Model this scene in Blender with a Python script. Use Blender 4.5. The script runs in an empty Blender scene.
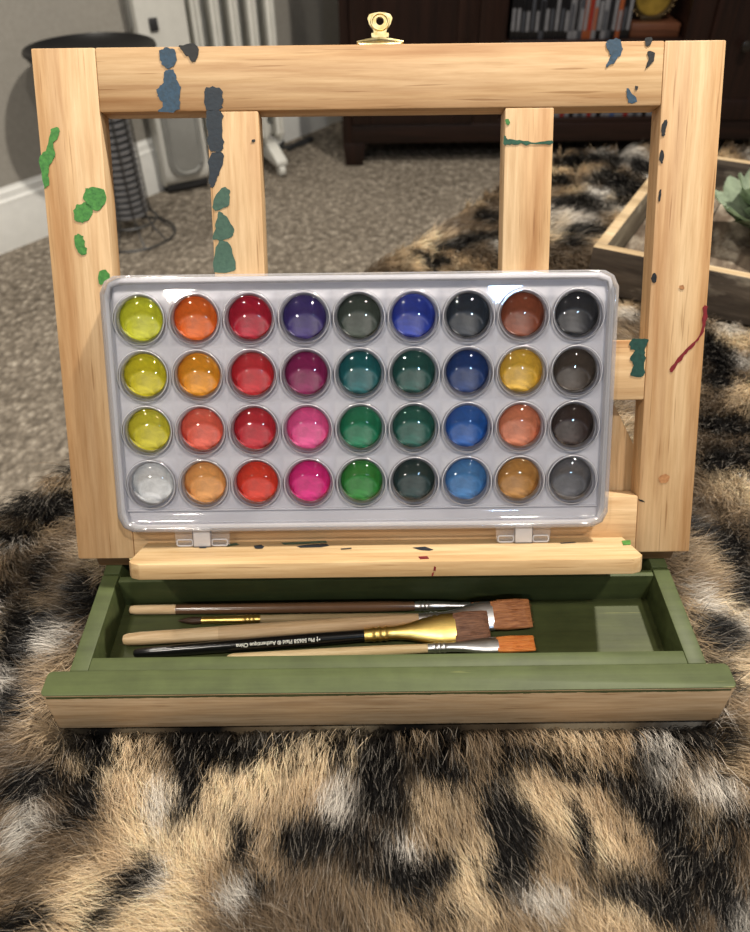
import bpy, bmesh, math, random
import numpy as np
from mathutils import Matrix, Vector, Euler
random.seed(7); rng = np.random.default_rng(11)
scn = bpy.context.scene
COL = scn.collection
PI = math.pi

# ------------------------------------------------------------------ camera numbers
F = 751.0; PITCH = math.radians(40.9); ROLL = math.radians(-0.7); CAMZ = 0.43
fw = np.array([0, math.cos(PITCH), -math.sin(PITCH)])
_u = np.array([0, math.sin(PITCH), math.cos(PITCH)]); _r = np.array([1., 0, 0])
rt = _r*math.cos(ROLL) + _u*math.sin(ROLL)
up = -_r*math.sin(ROLL) + _u*math.cos(ROLL)
C0 = np.array([0, 0, CAMZ])
FLOOR_Z = -0.42

def meet(x, y, P, N):
    """where the sight line of a measured photo point meets a real plane"""
    d = fw + rt*(x-375)/F - up*(y-466)/F
    t = np.dot(np.array(P)-C0, N)/np.dot(d, N)
    return C0 + t*d
def onz(x, y, z): return meet(x, y, (0, 0, z), np.array([0, 0, 1.]))
def ony(x, y, Y): return meet(x, y, (0, Y, 0), np.array([0, 1., 0]))

# ------------------------------------------------------------------ helpers
def lin(c):
    r = []
    for v in c:
        v = v/255.0
        r.append(v/12.92 if v <= 0.04045 else ((v+0.055)/1.055)**2.4)
    return tuple(r) + (1.0,)

def setp(o, label=None, cat=None, group=None, kind=None):
    if label: o['label'] = label
    if cat: o['category'] = cat
    if group: o['group'] = group
    if kind: o['kind'] = kind
    return o

def empty(name, loc, label=None, cat=None, group=None, rotz=0, kind=None):
    o = bpy.data.objects.new(name, None); COL.objects.link(o)
    o.location = loc; o.rotation_euler = (0, 0, rotz); o.empty_display_size = 0.02
    return setp(o, label, cat, group, kind)

def obj(name, bm, mats, parent=None, M=None, smooth=True, angle=35):
    """links a bmesh as ONE object; M is its world matrix"""
    me = bpy.data.meshes.new(name)
    bm.normal_update()
    bm.to_mesh(me); bm.free()
    for m in (mats if isinstance(mats, (list, tuple)) else [mats]): me.materials.append(m)
    if smooth:
        me.polygons.foreach_set('use_smooth', [True]*len(me.polygons))
        me.set_sharp_from_angle(angle=math.radians(angle))
    o = bpy.data.objects.new(name, me); COL.objects.link(o)
    W = M if M is not None else Matrix.Identity(4)
    if parent:
        o.parent = parent
        o.matrix_basis = world(parent).inverted() @ W
    else:
        o.matrix_basis = W
    return o

def world(o):
    m = o.matrix_basis.copy() if o.rotation_mode else o.matrix_basis.copy()
    return world(o.parent) @ m if o.parent else m

def box(bm, x0, x1, y0, y1, z0, z1, bev=0.0, seg=2, mat=0):
    r = bmesh.ops.create_cube(bm, size=1)
    vs = r['verts']
    for v in vs:
        v.co.x = x0 if v.co.x < 0 else x1
        v.co.y = y0 if v.co.y < 0 else y1
        v.co.z = z0 if v.co.z < 0 else z1
    fs = {f for v in vs for f in v.link_faces}
    for f in fs: f.material_index = mat
    if bev > 0:
        es = list({e for v in vs for e in v.link_edges})
        bmesh.ops.bevel(bm, geom=es, offset=bev, segments=seg, affect='EDGES', profile=0.5, clamp_overlap=True)
    return bm

def prism(bm, poly, h0, h1, axis='z', bev=0.0, mat=0):
    """extrude a 2-D outline; axis tells which coordinate h runs along"""
    def p(a, b, h):
        return {'z': (a, b, h), 'y': (a, h, b), 'x': (h, a, b)}[axis]
    lo = [bm.verts.new(p(a, b, h0)) for a, b in poly]
    hi = [bm.verts.new(p(a, b, h1)) for a, b in poly]
    n = len(poly); fs = []
    fs.append(bm.faces.new(lo[::-1])); fs.append(bm.faces.new(hi))
    for i in range(n): fs.append(bm.faces.new((lo[i], lo[(i+1) % n], hi[(i+1) % n], hi[i])))
    for f in fs: f.material_index = mat
    bmesh.ops.recalc_face_normals(bm, faces=fs)
    if bev > 0:
        es = list({e for f in fs for e in f.edges})
        bmesh.ops.bevel(bm, geom=es, offset=bev, segments=2, affect='EDGES', profile=0.5, clamp_overlap=True)
    return bm

def lathe(bm, prof, n=32, M=None, mat=0, closed=False):
    """spin (r, z) about z"""
    rings = []
    for r, z in prof:
        if r < 1e-7: rings.append([bm.verts.new((0, 0, z))])
        else: rings.append([bm.verts.new((r*math.cos(2*PI*i/n), r*math.sin(2*PI*i/n), z)) for i in range(n)])
    fs = []
    for a, b in zip(rings, rings[1:]):
        for i in range(n):
            j = (i+1) % n
            if len(a) == 1 and len(b) == 1: continue
            if len(a) == 1: fs.append(bm.faces.new((a[0], b[j], b[i])))
            elif len(b) == 1: fs.append(bm.faces.new((a[i], a[j], b[0])))
            else: fs.append(bm.faces.new((a[i], a[j], b[j], b[i])))
    for f in fs: f.material_index = mat
    bmesh.ops.recalc_face_normals(bm, faces=fs)
    if M is not None:
        vs = [v for r in rings for v in r]
        bmesh.ops.transform(bm, matrix=M, verts=vs)
    return bm

def sections(bm, secs, n=20, power=2.0, mat=0, M=None):
    """loft along x through (x, cy, cz, ry, rz) super-ellipses, ends capped"""
    rings = []
    for x, cy, cz, ry, rz in secs:
        ring = []
        for i in range(n):
            a = 2*PI*i/n; c, s = math.cos(a), math.sin(a)
            e = 2.0/power
            ring.append(bm.verts.new((x, cy+ry*math.copysign(abs(c)**e, c), cz+rz*math.copysign(abs(s)**e, s))))
        rings.append(ring)
    fs = []
    for a, b in zip(rings, rings[1:]):
        for i in range(n):
            j = (i+1) % n
            fs.append(bm.faces.new((a[i], a[j], b[j], b[i])))
    fs.append(bm.faces.new(rings[0][::-1])); fs.append(bm.faces.new(rings[-1]))
    for f in fs: f.material_index = mat
    bmesh.ops.recalc_face_normals(bm, faces=fs)
    if M is not None: bmesh.ops.transform(bm, matrix=M, verts=[v for r in rings for v in r])
    return bm

def tube(bm, pts, r, n=8, mat=0, close=False):
    pts = [Vector(p) for p in pts]; rings = []
    m = len(pts)
    for k, p in enumerate(pts):
        if close: t = pts[(k+1) % m]-pts[k-1]
        else: t = pts[min(k+1, m-1)]-pts[max(k-1, 0)]
        t.normalize()
        a = Vector((0, 0, 1)) if abs(t.z) < .9 else Vector((1, 0, 0))
        u = t.cross(a).normalized(); w = t.cross(u)
        rr = r[k] if isinstance(r, (list, tuple)) else r
        rings.append([bm.verts.new(p+rr*(math.cos(2*PI*i/n)*u+math.sin(2*PI*i/n)*w)) for i in range(n)])
    pairs = list(zip(rings, rings[1:])) + ([(rings[-1], rings[0])] if close else [])
    fs = []
    for a, b in pairs:
        for i in range(n):
            j = (i+1) % n
            fs.append(bm.faces.new((a[i], a[j], b[j], b[i])))
    if not close:
        fs.append(bm.faces.new(rings[0])); fs.append(bm.faces.new(rings[-1]))
    for f in fs: f.material_index = mat
    bmesh.ops.recalc_face_normals(bm, faces=fs)
    return bm

def rrect(x0, x1, y0, y1, r, n=6):
    out = []
    for cx, cy, a0 in ((x1-r, y1-r, 0), (x0+r, y1-r, 90), (x0+r, y0+r, 180), (x1-r, y0+r, 270)):
        for k in range(n+1):
            a = math.radians(a0+90*k/n); out.append((cx+r*math.cos(a), cy+r*math.sin(a)))
    return out

# ------------------------------------------------------------------ materials
class NT:
    def __init__(s, name):
        s.m = bpy.data.materials.new(name); s.m.use_nodes = True
        s.t = s.m.node_tree; s.t.nodes.clear()
        s.out = s.t.nodes.new('ShaderNodeOutputMaterial')
    def n(s, typ, **kw):
        nd = s.t.nodes.new(typ)
        for k, v in kw.items(): setattr(nd, k, v)
        return nd
    def link(s, a, b): s.t.links.new(a, b)
    def put(s, sock, v):
        if hasattr(v, 'is_linked') or isinstance(v, bpy.types.NodeSocket): s.link(v, sock)
        else: sock.default_value = v
    def bsdf(s, color, rough=.5, metal=0., spec=.5, **kw):
        b = s.n('ShaderNodeBsdfPrincipled')
        s.put(b.inputs['Base Color'], color); s.put(b.inputs['Roughness'], rough)
        b.inputs['Metallic'].default_value = metal
        b.inputs['Specular IOR Level'].default_value = spec
        for k, v in kw.items(): s.put(b.inputs[k], v)
        s.link(b.outputs[0], s.out.inputs[0]); return b
    def coord(s, scale=(1, 1, 1), kind='Object', rand=0.):
        tc = s.n('ShaderNodeTexCoord'); mp = s.n('ShaderNodeMapping')
        mp.inputs['Scale'].default_value = scale
        s.link(tc.outputs[kind], mp.inputs['Vector'])
        if rand:
            oi = s.n('ShaderNodeObjectInfo'); ml = s.n('ShaderNodeMath', operation='MULTIPLY')
            s.link(oi.outputs['Random'], ml.inputs[0]); ml.inputs[1].default_value = rand
            cb = s.n('ShaderNodeCombineXYZ')
            for i in range(3): s.link(ml.outputs[0], cb.inputs[i])
            s.link(cb.outputs[0], mp.inputs['Location'])
        return mp.outputs[0]
    def noise(s, vec, scale, detail=4, rough=.55, dist=0.):
        nd = s.n('ShaderNodeTexNoise')
        nd.inputs['Scale'].default_value = scale; nd.inputs['Detail'].default_value = detail
        nd.inputs['Roughness'].default_value = rough; nd.inputs['Distortion'].default_value = dist
        s.link(vec, nd.inputs['Vector']); return nd.outputs['Fac']
    def ramp(s, fac, stops):
        r = s.n('ShaderNodeValToRGB'); e = r.color_ramp.elements
        while len(e) < len(stops): e.new(.5)
        for k, (p, c) in enumerate(stops): e[k].position = p; e[k].color = c
        s.link(fac, r.inputs[0]); return r.outputs[0]
    def mix(s, fac, a, b, mode='MIX'):
        m = s.n('ShaderNodeMix', data_type='RGBA', blend_type=mode)
        s.put(m.inputs[0], fac); s.put(m.inputs[6], a); s.put(m.inputs[7], b)
        return m.outputs[2]
    def bump(s, h, strength=.3, dist=.001):
        b = s.n('ShaderNodeBump'); b.inputs['Strength'].default_value = strength
        b.inputs['Distance'].default_value = dist; s.link(h, b.inputs['Height']); return b.outputs[0]

def plain(name, c, rough=.5, metal=0., spec=.5, var=.12, vscale=40., **kw):
    t = NT(name); v = t.coord(rand=3)
    n = t.noise(v, vscale, 3)
    c0 = lin(c); d = tuple(x*(1-var) for x in c0[:3])+(1,); l = tuple(min(1, x*(1+var)) for x in c0[:3])+(1,)
    t.bsdf(t.ramp(n, [(.3, d), (.7, l)]), rough, metal, spec, **kw); return t.m

def wood(name, axis, light, mid, dark, rough=.5, band=1.0, dash=.6, coat=0., k=1.0):
    """softwood with the grain along one local axis"""
    t = NT(name)
    along = {'x': (1, 0, 0), 'y': (0, 1, 0), 'z': (0, 0, 1)}[axis]
    sc = tuple(.055 if a else 1.0 for a in along)
    v = t.coord(sc, rand=7.3)
    n1 = t.noise(v, 62*k, 3, .5, .5)
    n2 = t.noise(v, 330*k, 5, .65, .2)
    wv = t.n('ShaderNodeTexWave', wave_type='RINGS', rings_direction={'x': 'X', 'y': 'Y', 'z': 'Z'}[axis])
    wv.inputs['Scale'].default_value = 9*k; wv.inputs['Distortion'].default_value = 5.0
    wv.inputs['Detail'].default_value = 3; wv.inputs['Detail Scale'].default_value = 1.6
    v2 = t.coord(tuple(.09 if a else 1.0 for a in along), rand=2.1)
    t.link(v2, wv.inputs['Vector'])
    base = t.ramp(n1, [(.32, lin(light)), (.54, lin(mid)), (.70, lin(dark))])
    base = t.mix(.42*band, base, t.ramp(wv.outputs['Fac'], [(0.40, lin(light)), (.80, lin(mid)), (.97, lin(dark))]))
    fine = t.ramp(n2, [(.35, (1, 1, 1, 1)), (.66, (.70, .61, .50, 1))])
    base = t.mix(.75, base, fine, 'MULTIPLY')
    v3 = t.coord(tuple(.035 if a else 1.0 for a in along), rand=5.7)
    n3 = t.noise(v3, 620*k, 1, .4)
    ds = t.ramp(n3, [(.67, (1, 1, 1, 1)), (.76, (.45, .33, .2, 1))])
    base = t.mix(dash, base, ds, 'MULTIPLY')
    nb = t.bump(n2, .12, .0006)
    t.bsdf(base, rough, 0, .35, Normal=nb)
    return t.m

PINE = dict(light=(217, 188, 148), mid=(204, 168, 124), dark=(168, 122, 77))
pine_x = wood('pine_grain_across', 'x', **PINE)
pine_y = wood('pine_grain_upright', 'y', **PINE)
ledge_wood = wood('ledge_pine', 'x', (214, 190, 150), (202, 174, 131), (176, 142, 98))
brown_wood = wood('brown_base_wood', 'x', (120, 92, 62), (98, 74, 50), (70, 52, 34))
front_wood = wood('drawer_face_wood', 'x', (204, 180, 148), (188, 162, 128), (154, 128, 98), band=.8, k=1.6)

def green_paint(name, base=(70, 79, 46)):
    t = NT(name); v = t.coord((.06, 1, 1), rand=3.)
    n1 = t.noise(v, 160, 4, .6); v2 = t.coord((1, 1, 1), rand=1.); n2 = t.noise(v2, 55, 4, .6)
    n3 = t.noise(t.coord((.05, 1, 1), rand=9.), 420, 2, .5)
    b = lin(base); d = tuple(x*.72 for x in b[:3])+(1,); l = tuple(x*1.25 for x in b[:3])+(1,)
    c = t.ramp(n1, [(.3, d), (.7, l)])
    c = t.mix(.4, c, t.ramp(n2, [(.35, d), (.65, l)]))
    c = t.mix(t.ramp(n3, [(.71, (0, 0, 0, 1)), (.80, (.55, .55, .55, 1))]), c, lin((150, 150, 92)))
    t.bsdf(c, .55, 0, .35, Normal=t.bump(n1, .25, .0008)); return t.m
green = green_paint('green_painted_wood')

def daubmat(name, c, c2=None):
    t = NT(name); n = t.noise(t.coord((1, 1, 1)), 420, 4, .6); c2 = c2 or tuple(x*.82 for x in c)
    t.bsdf(t.ramp(n, [(.35, lin(c)), (.68, lin(c2))]), .5, 0, .4, Normal=t.bump(n, .4, .0004)); return t.m
D_GREEN = daubmat('bright_green_daub', (72, 138, 60), (46, 106, 44))
D_BLUE = daubmat('slate_blue_daub', (40, 72, 96), (32, 56, 72))
D_NAVY = daubmat('navy_daub', (26, 40, 52), (20, 30, 40))
D_TEAL = daubmat('grey_green_daub', (62, 94, 78), (48, 78, 66))
D_BLACK = daubmat('black_daub', (20, 22, 24), (14, 16, 18))
D_RED = daubmat('dark_red_daub', (122, 24, 30), (98, 18, 26))
D_DKGREEN = daubmat('dark_green_daub', (22, 84, 58), (16, 62, 46))
D_SEA = daubmat('sea_green_daub', (30, 70, 60), (22, 56, 48))
D_BARE = daubmat('knot_brown', (176, 128, 84), (150, 104, 66))

# ------------------------------------------------------------------ numpy noise
_tab = rng.random((256, 256))
def vnoise(x, y):
    xi = np.floor(x).astype(int); yi = np.floor(y).astype(int)
    fx = x-xi; fy = y-yi; fx = fx*fx*(3-2*fx); fy = fy*fy*(3-2*fy)
    a = _tab[xi & 255, yi & 255]; b = _tab[(xi+1) & 255, yi & 255]
    c = _tab[xi & 255, (yi+1) & 255]; d = _tab[(xi+1) & 255, (yi+1) & 255]
    return (a*(1-fx)+b*fx)*(1-fy)+(c*(1-fx)+d*fx)*fy
def fbm(x, y, o=4):
    s = 0; a = .5; t = 0
    for k in range(o):
        s = s+a*vnoise(x*2**k+17.3*k, y*2**k+5.1*k); t += a; a *= .5
    return s/t

# ------------------------------------------------------------------ the easel
TILT = math.radians(29.6)
FP = np.array((0, .333, .064))                      # middle of the frame's lower front edge
FU = np.array((0, math.sin(TILT), math.cos(TILT)))  # up along the frame
FN = np.array((0, -math.cos(TILT), math.sin(TILT))) # out of the frame's face
FM = Matrix(((1, FU[0], FN[0], FP[0]), (0, FU[1], FN[1], FP[1]), (0, FU[2], FN[2], FP[2]), (0, 0, 0, 1)))
def face_uv(x, y, w=0.):
    """measured photo point -> (u, v) on the frame's face plane"""
    P = FP+FN*w; X = meet(x, y, P, FN)
    return X[0], float((X-P) @ FU)

easel = empty('tabletop_easel', (.005, .333, 0),
              'pine tabletop box easel with paint-daubed open frame and pulled-out green drawer', 'easel')

def daub(bm, pts, mi, h=.0004, w0=0., jit=.0006, sub=4, to=None):
    """a dab of dried paint lying on a face, as an irregular thin blob"""
    uv = [(to or face_uv)(x, y) for x, y in pts]
    ext = max(max(a for a, b in uv)-min(a for a, b in uv), max(b for a, b in uv)-min(b for a, b in uv))
    jit = min(jit, .045*ext) if ext < .02 else jit
    out = []
    n = len(uv)
    for i in range(n):
        p0, p1, p2, p3 = uv[i-1], uv[i], uv[(i+1) % n], uv[(i+2) % n]
        for k in range(sub):
            t = k/sub
            q = []
            for c in range(2):
                q.append(.5*(2*p1[c]+(p2[c]-p0[c])*t+(2*p0[c]-5*p1[c]+4*p2[c]-p3[c])*t*t+(3*p1[c]-p0[c]-3*p2[c]+p3[c])*t**3)+random.uniform(-jit, jit))
            out.append(q)
    vs = [bm.verts.new((a, b, w0+h)) for a, b in out]
    cx = sum(a for a, b in out)/len(out); cy = sum(b for a, b in out)/len(out)
    f = bm.faces.new(vs); f.material_index = mi
    f.normal_update()
    if f.normal.z < 0: f.normal_flip()
    bmesh.ops.triangulate(bm, faces=[f])

def frame_piece(name, u0, u1, v0, v1, mat, daubs=(), w0=-.016, w1=0., label=None):
    bm = bmesh.new()
    box(bm, u0, u1, v0, v1, w0, w1, .0011)
    mats = [mat]
    for m, pts in daubs:
        if m not in mats: mats.append(m)
        daub(bm, pts, mats.index(m), w0=w1)
    o = obj(name, bm, mats, easel, FM)
    return setp(o, label)

left_daubs = [
    (D_GREEN, [(52, 128), (60, 128), (59, 136), (54, 142), (55, 156), (49, 168), (49, 182), (45, 189), (42, 178), (40, 157), (47, 150), (50, 138)]),
    (D_GREEN, [(86, 189), (96, 187), (105, 192), (105, 204), (98, 210), (90, 207), (84, 200)]),
    (D_GREEN, [(78, 205), (86, 203), (92, 208), (91, 217), (82, 223), (75, 219), (74, 211)]),
    (D_GREEN, [(75, 236), (82, 235), (85, 244), (87, 252), (82, 255), (76, 248)]),
    (D_GREEN, [(100, 272), (106, 270), (110, 276), (106, 283), (99, 284)]),
]
frame_piece('frame_stile', -.195, -.158, 0, .307, pine_y, left_daubs)
right_daubs = [
    (D_RED, [(703, 308), (707, 307), (706, 322), (702, 334), (694, 346), (684, 356), (673, 371), (670, 370), (680, 355), (692, 343), (701, 331)]),
    (D_BLACK, [(663, 122), (667, 121), (666, 130), (664, 136), (661, 134)]),
    (D_BLACK, [(661, 150), (664, 152), (663, 160), (661, 164), (659, 158)]),
    (D_BLACK, [(659, 192), (661, 190), (660, 200), (658, 201)]),
    (D_BLACK, [(653, 273), (656, 274), (656, 281), (653, 283), (651, 278)]),
    (D_BARE, [(658, 478), (664, 474), (669, 476), (667, 482), (661, 483)]),
    (D_BARE, [(679, 286), (683, 285), (684, 289), (680, 289)]),
    (D_BLACK, [(637, 498), (642, 500), (645, 502), (640, 501)]),
]
frame_piece('frame_stile', .1695, .205, 0, .307, pine_y, right_daubs)
top_daubs = [
    (D_BLUE, [(160, 51), (167, 48), (174, 50), (177, 58), (174, 66), (166, 68), (161, 62)]),
    (D_BLUE, [(166, 71), (173, 70), (177, 80), (181, 88), (180, 100), (177, 111), (159, 111), (163, 104), (158, 96), (157, 89), (163, 83)]),
    (D_BLACK, [(179, 45.5), (196, 44.5), (198, 55), (194, 62), (188, 57), (181, 49)]),
    (D_NAVY, [(204, 94), (207, 88), (219, 88), (223, 95), (222, 104), (221, 109), (207, 109.5)]),
    (D_BLUE, [(607, 41), (619, 39), (622, 50), (617, 60), (611, 65), (606, 67), (610, 56), (606, 48)]),
    (D_BLACK, [(645, 38.5), (652, 38), (650, 45), (646, 46)]),
    (D_BLACK, [(647, 52), (654, 52), (653, 61), (645, 70), (648, 60)]),
    (D_BLACK, [(635, 86), (638, 87), (637, 90), (635, 90)]),
    (D_BLUE, [(626, 88), (631, 92), (637, 100), (634, 103), (629, 103), (627, 96)]),
]
frame_piece('top_rail', -.158, .1695, .272, .307, pine_x, top_daubs)
slat_daubs = [
    (D_NAVY, [(207, 112), (222, 112), (222, 130), (224, 146), (218, 152), (209, 149), (207, 130)]),
    (D_NAVY, [(210, 155), (223, 154), (222, 168), (217, 180), (213, 188), (210, 186), (209, 170)]),
    (D_TEAL, [(222, 188), (229, 190), (230, 200), (226, 207), (216, 211), (213, 204)]),
    (D_TEAL, [(218, 212), (224, 214), (233, 227), (233, 236), (222, 240), (213, 238), (216, 226)]),
    (D_TEAL, [(220, 240), (230, 245), (235, 262), (234, 271), (215, 272), (214, 258)]),
    (D_BLACK, [(252, 140), (255, 139.5), (255, 142), (252, 142)]),
]
frame_piece('frame_slat', -.0960, -.0655, .137, .272, pine_y, slat_daubs)
slat2 = [
    (D_DKGREEN, [(504, 136), (508, 139), (520, 141), (535, 142), (551, 140), (552, 144), (535, 145), (518, 144), (508, 145), (504, 146)]),
    (D_GREEN, [(505, 120), (508, 119), (510, 123), (507, 125)]),
]
frame_piece('frame_slat', .0785, .1072, .137, .272, pine_y, slat2)
mid_daubs = [(D_SEA, [(630, 340), (639, 339), (648, 339.5), (645, 349), (645, 358), (643, 376), (630, 375), (633, 366), (630, 358), (635, 351), (630, 348)])]
frame_piece('middle_rail', -.158, .1695, .100, .137, pine_x, mid_daubs)
frame_piece('bottom_rail', -.158, .1695, .0, .038, pine_x)

# supporting leg behind the frame, seen through the lower opening
def piece_poly(name, px, w0, w1, mat):
    bm = bmesh.new(); prism(bm, [face_uv(x, y, w1) for x, y in px], w0, w1, 'z', .0008)
    return obj(name, bm, mat, easel, FM)
piece_poly('support_leg', [(560, 385), (607, 385), (613, 401), (646, 470), (648, 520), (560, 520)], -.032, -.020, pine_y)

# the ledge the paint set stands on
bm = bmesh.new()
LU0, LU1, LV0, LV1, LW = -.1490, .1605, .0012, .0108, .045
prism(bm, [(LU0, .0), (LU1, .0), (LU1, LW-.0075), (LU1-.0025, LW-.003), (LU1-.008, LW), (LU0+.008, LW), (LU0+.0025, LW-.003), (LU0, LW-.0075)], LV0, LV1, 'y', .0007)
def ledge_top(x, y):
    P = FP+FU*LV1; X = meet(x, y, P, FU)
    return X[0], float((X-P) @ FN)
def ledge_daub(pts, mi):
    uw = [ledge_top(x, y) for x, y in pts]
    f = bm.faces.new([bm.verts.new((a+random.uniform(-.0005, .0005), LV1+.0003, min(b, LW-.001))) for a, b in uw]); f.material_index = mi
    f.normal_update()
    if f.normal.y < 0: f.normal_flip()
ledge_daub([(254, 546), (262, 545), (265, 547), (262, 549), (256, 549)], 1)
ledge_daub([(296, 546.5), (308, 545), (326, 544), (330, 546), (322, 547.5), (300, 548)], 1)
ledge_daub([(281, 543), (300, 542.3), (326, 541), (328, 543), (300, 544.5), (284, 545)], 2)
ledge_daub([(222, 545), (236, 543.5), (240, 545), (226, 547)], 2)
ledge_daub([(412, 548), (425, 547), (433, 550), (430, 551), (420, 550.5)], 1)
ledge_daub([(418, 557), (428, 556.5), (430, 559), (420, 559.5)], 3)
ledge_daub([(340, 549), (352, 548), (352, 549), (341, 550)], 1)
ledge_daub([(200, 547.5), (206, 547.5), (206, 548.5), (200, 548.6)], 1)
ledge_daub([(560, 543), (575, 542.3), (576, 543), (561, 544)], 1)
ledge_daub([(622, 541), (630, 540.5), (631, 545), (623, 545.5)], 4)
# red fleck on the ledge's front face
for pts in ([(434, 566), (436, 567), (435.5, 571), (433.5, 570.5)], [(432, 573), (434, 572), (433, 576), (431.5, 576)]):
    q = [face_uv(x, y, LW) for x, y in pts]
    f = bm.faces.new([bm.verts.new((a, min(max(b, LV0), LV1), LW+.0003)) for a, b in q]); f.material_index = 3
obj('canvas_ledge', bm, [ledge_wood, D_NAVY, D_TEAL, D_RED, D_GREEN], easel, FM)

# brass closure on the frame's top edge
brass = NT('worn_brass'); nb = brass.noise(brass.coord(), 300, 4)
brass.bsdf(brass.ramp(nb, [(.3, lin((214, 190, 120))), (.7, lin((246, 232, 190)))]), .28, 1.0); brass = brass.m
bm = bmesh.new()
LCU = .0060
box(bm, LCU-.0125, LCU+.0125, .307, .3088, -.012, -.003, .0006)
outl = [(-.0035, .3088), (.0035, .3088), (.0035, .3125), (.0050, .3128), (.0050, .3148), (.0036, .3150), (.0040, .3170), (.0062, .3195), (.0072, .3228), (.0060, .3248), (.003, .3256), (0, .3260),
        (-.003, .3256), (-.0060, .3248), (-.0072, .3228), (-.0062, .3195), (-.0040, .3170), (-.0036, .3150), (-.0050, .3148), (-.0050, .3128), (-.0035, .3125)]
nh = 16; hole = [(.0023*math.cos(2*PI*k/nh), .3212+.0023*math.sin(2*PI*k/nh)) for k in range(nh)]
def plate_hole(bm, outer, inner, h0, h1):
    es = []
    loops = []
    for pts in (outer, inner):
        vs = [bm.verts.new((LCU+a, b, h1)) for a, b in pts]; loops.append(vs)
        es += [bm.edges.new((vs[i], vs[(i+1) % len(vs)])) for i in range(len(vs))]
    r = bmesh.ops.triangle_fill(bm, edges=es, use_beauty=True)
    fs = [g for g in r['geom'] if isinstance(g, bmesh.types.BMFace)]
    e = bmesh.ops.extrude_face_region(bm, geom=fs)
    bmesh.ops.translate(bm, vec=(0, 0, h0-h1), verts=[g for g in e['geom'] if isinstance(g, bmesh.types.BMVert)])
    bmesh.ops.recalc_face_normals(bm, faces=bm.faces[:])
plate_hole(bm, outl, hole, -.0085, -.0065)
tube(bm, [(LCU+.0049*math.cos(a), .3208+.0044*math.sin(a), -.0062) for a in [2*PI*k/20 for k in range(20)]], .0007, 6, close=True)
tube(bm, [(LCU-.0135, .3093, -.0055), (LCU-.007, .3102, -.0055), (LCU, .3108, -.0055), (LCU+.007, .3102, -.0055), (LCU+.0135, .3093, -.0055)], [.0010, .0014, .0017, .0014, .0010], 8)
latch = obj('brass_latch', bm, brass, easel, FM); setp(latch, 'small brass latch with a ring-shaped tongue')
for s in (-1, 1):
    bm = bmesh.new()
    lathe(bm, [(0, 0), (.0022, 0), (.0022, .0006), (.0015, .0013), (0, .0016)], 14, Matrix.Translation((LCU+s*.0105, .3088, -.0075)) @ Matrix.Rotation(-PI/2, 4, 'X'))
    obj('screw', bm, brass, latch, FM)

# base under the frame
bm = bmesh.new(); box(bm, -.186, .198, .3385, .560, .0512, .0612, .001)
obj('base_plate', bm, brown_wood, easel, Matrix.Identity(4))
def T(x, y, z): return Matrix.Translation((x, y, z))
for s in (-1, 1):
    bm = bmesh.new()
    cx = .0062+s*.1825
    box(bm, cx-.0055, cx+.0055, .3320, .558, .0130, .0505, .0008)
    obj('box_side', bm, green, easel)
bm = bmesh.new(); box(bm, -.171, .183, .546, .558, .0130, .0505, .0008); obj('box_back', bm, green, easel)
for s, x0 in ((-1, -.150), (1, .150)):
    bm = bmesh.new()
    tube(bm, [(x0-.012, .3362, .0605), (x0+.012, .3362, .0605)], .0022, 10)
    obj('hinge_pin', bm, brass, easel)

# drawer
DX0, DX1 = -.1820, .1945
bm = bmesh.new(); box(bm, DX0+.010, DX1-.010, .2600, .3300, .0205, .0250, .0)
drawer = obj('drawer', bm, green_paint('green_drawer_floor', (64, 70, 38)), easel)
for x0, x1 in ((DX0, DX0+.0110), (DX1-.0110, DX1)):
    bm = bmesh.new(); box(bm, x0, x1, .2572, .3312, .0145, .050, .0008)
    obj('drawer_side', bm, green, drawer)
bm = bmesh.new(); box(bm, DX0+.011, DX1-.011, .3262, .3312, .0145, .0485, .0006); obj('drawer_back', bm, green, drawer)
bm = bmesh.new(); box(bm, DX0+.011, DX1-.011, .2572, .2665, .0145, .0498, .0006); obj('inner_front_strip', bm, green, drawer)
bm = bmesh.new()
prism(bm, rrect(-.1940, .2064, .2405, .2570, .0030, 4)[:], .0150, .0505, 'z', .0012)
for f in bm.faces:
    c = f.calc_center_median()
    f.material_index = 0 if (c.y < .2430 and c.z < .0480 or c.z < .0470 and (c.x < -.1905 or c.x > .2029)) else 1
# uneven lower edge of the green stain on the front face
xs = np.linspace(-.1908, .2032, 90)
for a, b in zip(xs, xs[1:]):
    d0, d1 = [.0481-.0012*abs(fbm(np.array([x*60]), np.array([2.]))[0])-.0006*random.random() for x in (a, b)]
    f = bm.faces.new([bm.verts.new(p) for p in ((a, .24045, .0492), (a, .24038, d0), (b, .24038, d1), (b, .24045, .0492))]); f.material_index = 1
setp(obj('drawer_front', bm, [front_wood, green], drawer), 'bare wooden drawer front with green painted top edge')

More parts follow.
